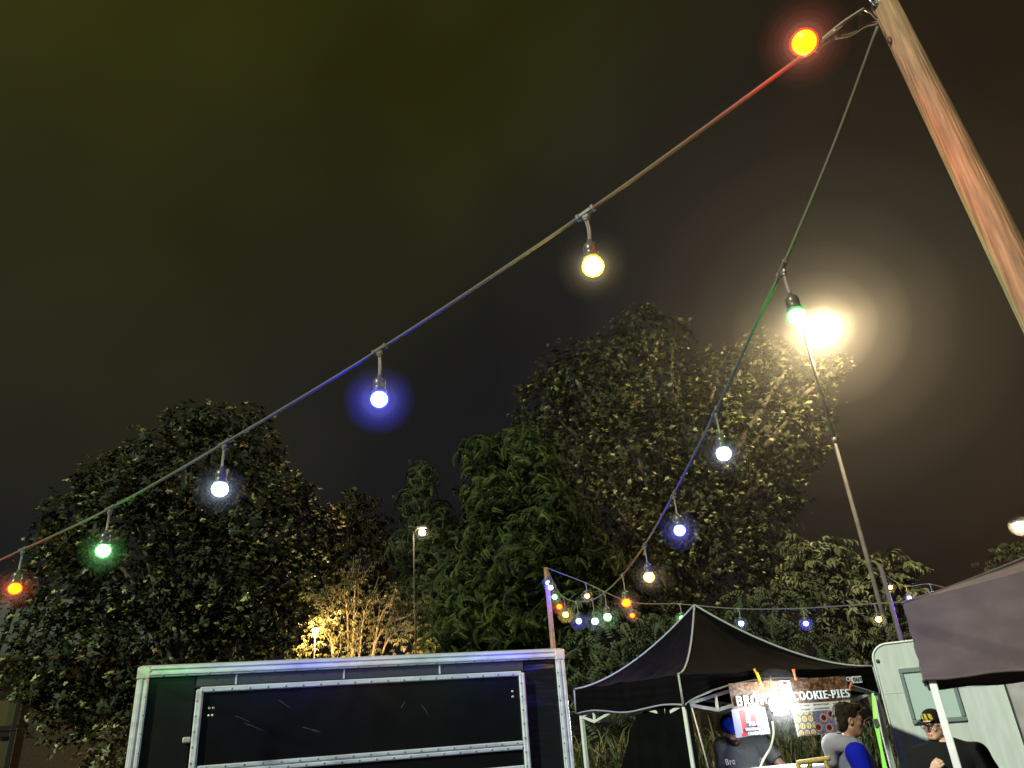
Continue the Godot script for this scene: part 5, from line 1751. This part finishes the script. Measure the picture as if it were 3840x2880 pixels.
func people():
	var tan_skin = Color(0.50, 0.30, 0.21)
	# the stallholder, head bowed, behind the banner
	var hd = Vector3(1.877, 1.621, -8.070)
	var at = Vector3(hd.x + 0.03, 0, hd.z - 0.02)
	var turn = facing(at) + 0.15
	var to_local = Transform3D(Basis(Vector3.UP, turn), at).affine_inverse()
	var hl = to_local * hd
	var neck = Vector3(hl.x + 0.10, hl.y - 0.085, hl.z - 0.155)
	var H = Transform3D(Basis(Vector3.UP, 0.35) * Basis(Vector3.BACK, 0.30) * Basis(Vector3.RIGHT, 0.60), hl)
	var grey = Color(0.17, 0.19, 0.21)
	var r = person("man with a blue cap and dark beard bowing his head behind the banner", at, turn, {
		"skin": tan_skin, "wide": 1.08, "neck": neck, "head": H, "beard": Color(0.05, 0.035, 0.025), "shirt": grey, "sleeve": 0.72,
		"elbow": {-1.0: neck + Vector3(-0.22, -0.34, 0.05), 1.0: neck + Vector3(0.33, -0.27, 0.10)}, "wrist": {-1.0: neck + Vector3(-0.10, -0.52, 0.24), 1.0: neck + Vector3(0.20, -0.46, 0.26)},
		"folds": [[neck + Vector3(0.02, -0.10, 0.12), neck + Vector3(0.10, -0.36, 0.15)], [neck + Vector3(0.09, -0.07, 0.10), neck + Vector3(0.16, -0.33, 0.13)], [neck + Vector3(-0.05, -0.12, 0.12), neck + Vector3(0.0, -0.40, 0.16)]],
	})
	var b = r[0]
	var cap_blue = Color(0.008, 0.04, 0.50)
	var cap_dark = Color(0.012, 0.014, 0.022)
	blob("cap", [{"p0": Vector3(0, 0.046, -0.016), "e": Vector3(0.089, 0.096, 0.107), "k": 0.01}, {"p0": Vector3(0, 0.034, -0.016), "e": Vector3(0.083, 0.030, 0.103), "k": 0.012}], Vector3(-0.12, -0.03, -0.15), Vector3(0.12, 0.17, 0.13), 0.006, H,
		func(p): return cap_dark if p.z < -0.03 + 0.02 * sin(p.y * 60.0) or (sin(p.x * 95.0 + p.y * 40.0) > 0.72 and p.y < 0.08) else cap_blue, 0.7, b, [[Vector3(0, 0.020, 0.03), Vector3(0, -1, 0.10)]])
	var lb = Basis(Vector3.UP, 0.10) * Basis(Vector3.RIGHT, -0.12)
	lettering("Brownie Mix", 0.052, mat(0.70, 0.72, 0.82, 0.6), b, Transform3D(lb, neck + Vector3(-0.03, -0.185, 0.170)), "shirt_print", 0.85)
	# the passer-by in the hooded vest, seen from the side
	hd = Vector3(2.604, 1.640, -6.898)
	at = Vector3(hd.x - 0.02, 0, hd.z + 0.01)
	turn = facing(at) + PI / 2 + 0.22
	to_local = Transform3D(Basis(Vector3.UP, turn), at).affine_inverse()
	hl = to_local * hd
	H = Transform3D(Basis(Vector3.UP, -0.05) * Basis(Vector3.RIGHT, 0.10), hl)
	neck = hl + Vector3(0, -0.190, -0.05)
	var blue = Color(0.006, 0.010, 0.24)
	r = person("person with short dark hair in a pale hooded vest over a blue shirt, side on", at, turn, {
		"skin": Color(0.20, 0.10, 0.062), "wide": 1.02, "neck": neck, "head": H, "shirt": blue, "sleeve": 0.70,
		"elbow": {-1.0: neck + Vector3(-0.25, -0.32, 0.02), 1.0: neck + Vector3(0.25, -0.32, 0.04)}, "wrist": {-1.0: neck + Vector3(-0.20, -0.50, 0.20), 1.0: neck + Vector3(0.18, -0.50, 0.22)},
		"folds": [[neck + Vector3(-0.20, -0.12, 0.05), neck + Vector3(-0.24, -0.22, 0.04)]],
	})
	b = r[0]
	var hair = Color(0.012, 0.008, 0.006)
	var curls = [{"p0": Vector3(0, 0.044, -0.024), "e": Vector3(0.086, 0.096, 0.103), "k": 0.01}, {"p0": Vector3(0, -0.02, -0.060), "e": Vector3(0.076, 0.080, 0.060), "k": 0.02}, {"p0": Vector3(0, 0.105, 0.050), "e": Vector3(0.060, 0.032, 0.050), "k": 0.02}, {"p0": Vector3(0, 0.0, 0.055), "e": Vector3(0.062, 0.075, 0.075), "k": 0.012, "sub": true}, {"p0": Vector3(-0.085, -0.015, 0.005), "e": Vector3(0.03, 0.035, 0.028), "k": 0.01, "sub": true}, {"p0": Vector3(0.085, -0.015, 0.005), "e": Vector3(0.03, 0.035, 0.028), "k": 0.01, "sub": true}]
	for k in 90:   # short tufts
		var dd = Vector3(rng.randfn(), rng.randfn() + 0.5, rng.randfn() - 0.5).normalized()
		if dd.z > 0.45 and dd.y < 0.6: continue
		curls.append({"p0": Vector3(0, 0.040, -0.024) + dd * Vector3(0.085, 0.094, 0.102), "e": Vector3(0.012, 0.012, 0.012) * rng.randf_range(0.7, 1.3), "k": 0.010})
	blob("hair", curls, Vector3(-0.12, -0.13, -0.16), Vector3(0.12, 0.18, 0.13), 0.005, H, func(_p): return hair, 0.7, b)
	var vest = Color(0.13, 0.14, 0.21)
	var fleece = Color(0.18, 0.175, 0.205)
	var vs = []
	var pel = Vector3(0, 0.95, 0)
	var che = pel.lerp(neck, 0.70) + Vector3(0, 0, 0.01)
	for q in [[pel, che, 0.182, 0.184], [che, neck - Vector3(0, 0.05, 0), 0.184, 0.105]]:
		vs.append({"p0": q[0], "p1": q[1], "r0": q[2], "r1": q[3], "fl": Vector3(0, 0, 1), "squash": 0.76, "k": 0.05})
	for s in [-1.0, 1.0]: vs.append({"p0": neck - Vector3(0, 0.03, 0), "p1": r[1][s] - Vector3(s * 0.035, 0, 0), "r0": 0.084, "r1": 0.086, "k": 0.04})
	for s in [-1.0, 1.0]: vs.append({"p0": (r[1][s] as Vector3) + Vector3(s * 0.075, -0.05, 0), "e": Vector3(0.075, 0.125, 0.085), "k": 0.015, "sub": true})
	vs.append({"p0": neck + Vector3(0, 0.05, 0.03), "e": Vector3(0.078, 0.09, 0.085), "k": 0.01, "sub": true})
	blob("vest", vs, Vector3(-0.32, 0.80, -0.30), Vector3(0.32, 1.62, 0.30), 0.012, Transform3D(), func(_p): return vest, 0.95, b, [[Vector3(0, 0.84, 0), Vector3(0, -1, 0)]])
	var hs = []
	for k in 9:   # the hood lies rolled round the back of the neck
		var a = PI * 0.80 + TAU * 0.60 * (k / 8.0) - 0.0
		var a2 = PI * 0.80 + TAU * 0.60 * ((k + 1) / 8.0)
		if k == 8: break
		var rr = 0.040 + 0.026 * sin(PI * (k + 0.5) / 8.0)
		hs.append({"p0": neck + Vector3(cos(a) * 0.105, -0.01 - 0.03 * absf(k - 4) / 4.0 + 0.045, sin(a) * 0.115 - 0.02), "p1": neck + Vector3(cos(a2) * 0.105, 0.035 - 0.03 * absf(k - 3) / 4.0, sin(a2) * 0.115 - 0.02), "r0": rr, "r1": rr, "k": 0.03})
	hs.append({"p0": neck + Vector3(0, 0.0, -0.15), "p1": neck + Vector3(0, -0.10, -0.165), "r0": 0.062, "r1": 0.050, "k": 0.05})
	blob("hood", hs, neck + Vector3(-0.24, -0.24, -0.30), neck + Vector3(0.24, 0.18, 0.20), 0.009, Transform3D(), func(_p): return fleece, 0.95, b)
	# the man in the black cap under the grey canopy
	hd = Vector3(3.665, 1.541, -7.721)
	at = Vector3(hd.x + 0.02, 0, hd.z - 0.05)
	turn = facing(at) - 0.10
	to_local = Transform3D(Basis(Vector3.UP, turn), at).affine_inverse()
	hl = to_local * hd
	H = Transform3D(Basis(Vector3.UP, -0.48) * Basis(Vector3.BACK, -0.10) * Basis(Vector3.RIGHT, 0.10), hl)
	neck = Vector3(hl.x + 0.055, hl.y - 0.20, hl.z - 0.06)
	var black = Color(0.010, 0.010, 0.011)
	r = person("man in black cap, glasses and black shirt raising a fist by the canopy post", at, turn, {
		"skin": tan_skin, "wide": 1.32, "neck": neck, "head": H, "shirt": black, "sleeve": 0.85,
		"elbow": {-1.0: neck + Vector3(-0.33, -0.33, 0.10), 1.0: neck + Vector3(0.34, -0.36, 0.0)}, "wrist": {-1.0: neck + Vector3(-0.135, -0.155, 0.26), 1.0: neck + Vector3(0.33, -0.58, 0.14)},
		"curl": {-1.0: 1.25, 1.0: 0.4}, "palm": {-1.0: Vector3(0.45, 0.2, -0.9), 1.0: Vector3(-1, 0, 0.2)},
	})
	b = r[0]
	var capc = func(p): return Color(0.30, 0.24, 0.02) if p.z > 0.02 and absf(p.x) < 0.058 and p.y > 0.060 and p.y < 0.105 and sin(p.x * 160.0 + p.y * 90.0) > -0.35 else Color(0.010, 0.009, 0.009)
	blob("cap", [{"p0": Vector3(0, 0.050, -0.014), "e": Vector3(0.090, 0.090, 0.108), "k": 0.01}, {"p0": Vector3(0, 0.050, 0.085), "p1": Vector3(0, 0.036, 0.150), "r0": 0.070, "r1": 0.058, "fl": Vector3(0, 0.98, 0.2), "squash": 0.10, "k": 0.012}], Vector3(-0.12, -0.02, -0.15), Vector3(0.12, 0.17, 0.24), 0.0055, H, capc, 0.85, b, [[Vector3(0, 0.028, 0), Vector3(0, -1, 0)]])
	var gs = ns()
	for s in [-1.0, 1.0]:
		var ring = []
		for k in 17:
			var a = TAU * k / 16.0
			ring.append(H * Vector3(s * 0.033 + cos(a) * 0.024, 0.002 + sin(a) * 0.018, 0.106 - absf(s * 0.033 + cos(a) * 0.024) * 0.12))
		tube(gs, ring, 0.0022, 6)
		tube(gs, [H * Vector3(s * 0.056, 0.006, 0.099), H * Vector3(s * 0.080, 0.004, 0.0)], 0.002, 6)
	tube(gs, [H * Vector3(-0.010, 0.006, 0.106), H * Vector3(0.010, 0.006, 0.106)], 0.0022, 6)
	obj("glasses", gs, mat(0.015, 0.015, 0.018, 0.3), b)
	# the print on his shirt
	var fl = ns()
	for k in 7:
		var a = TAU * k / 7.0
		ball(fl, neck + Vector3(0.165 + cos(a) * 0.022, -0.255 + sin(a) * 0.036, 0.140 - 0.02 * cos(a)), Vector3(0.018, 0.022, 0.007), 5, Basis(Vector3.UP, 0.5))
	ball(fl, neck + Vector3(0.160, -0.262, 0.146), Vector3(0.020, 0.034, 0.007), 5, Basis(Vector3.UP, 0.5))
	obj("shirt_emblem", fl, mat(0.50, 0.03, 0.05, 0.7), b)
	var ln = ns(false)
	box(ln, neck + Vector3(0.015, -0.345, 0.195), Vector3(0.12, 0.013, 0.004), Basis(Vector3.UP, 0.10))
	box(ln, neck + Vector3(0.175, -0.335, 0.160), Vector3(0.055, 0.014, 0.004), Basis(Vector3.UP, 0.55))
	obj("shirt_print", ln, mat(0.45, 0.34, 0.10, 0.7), b)
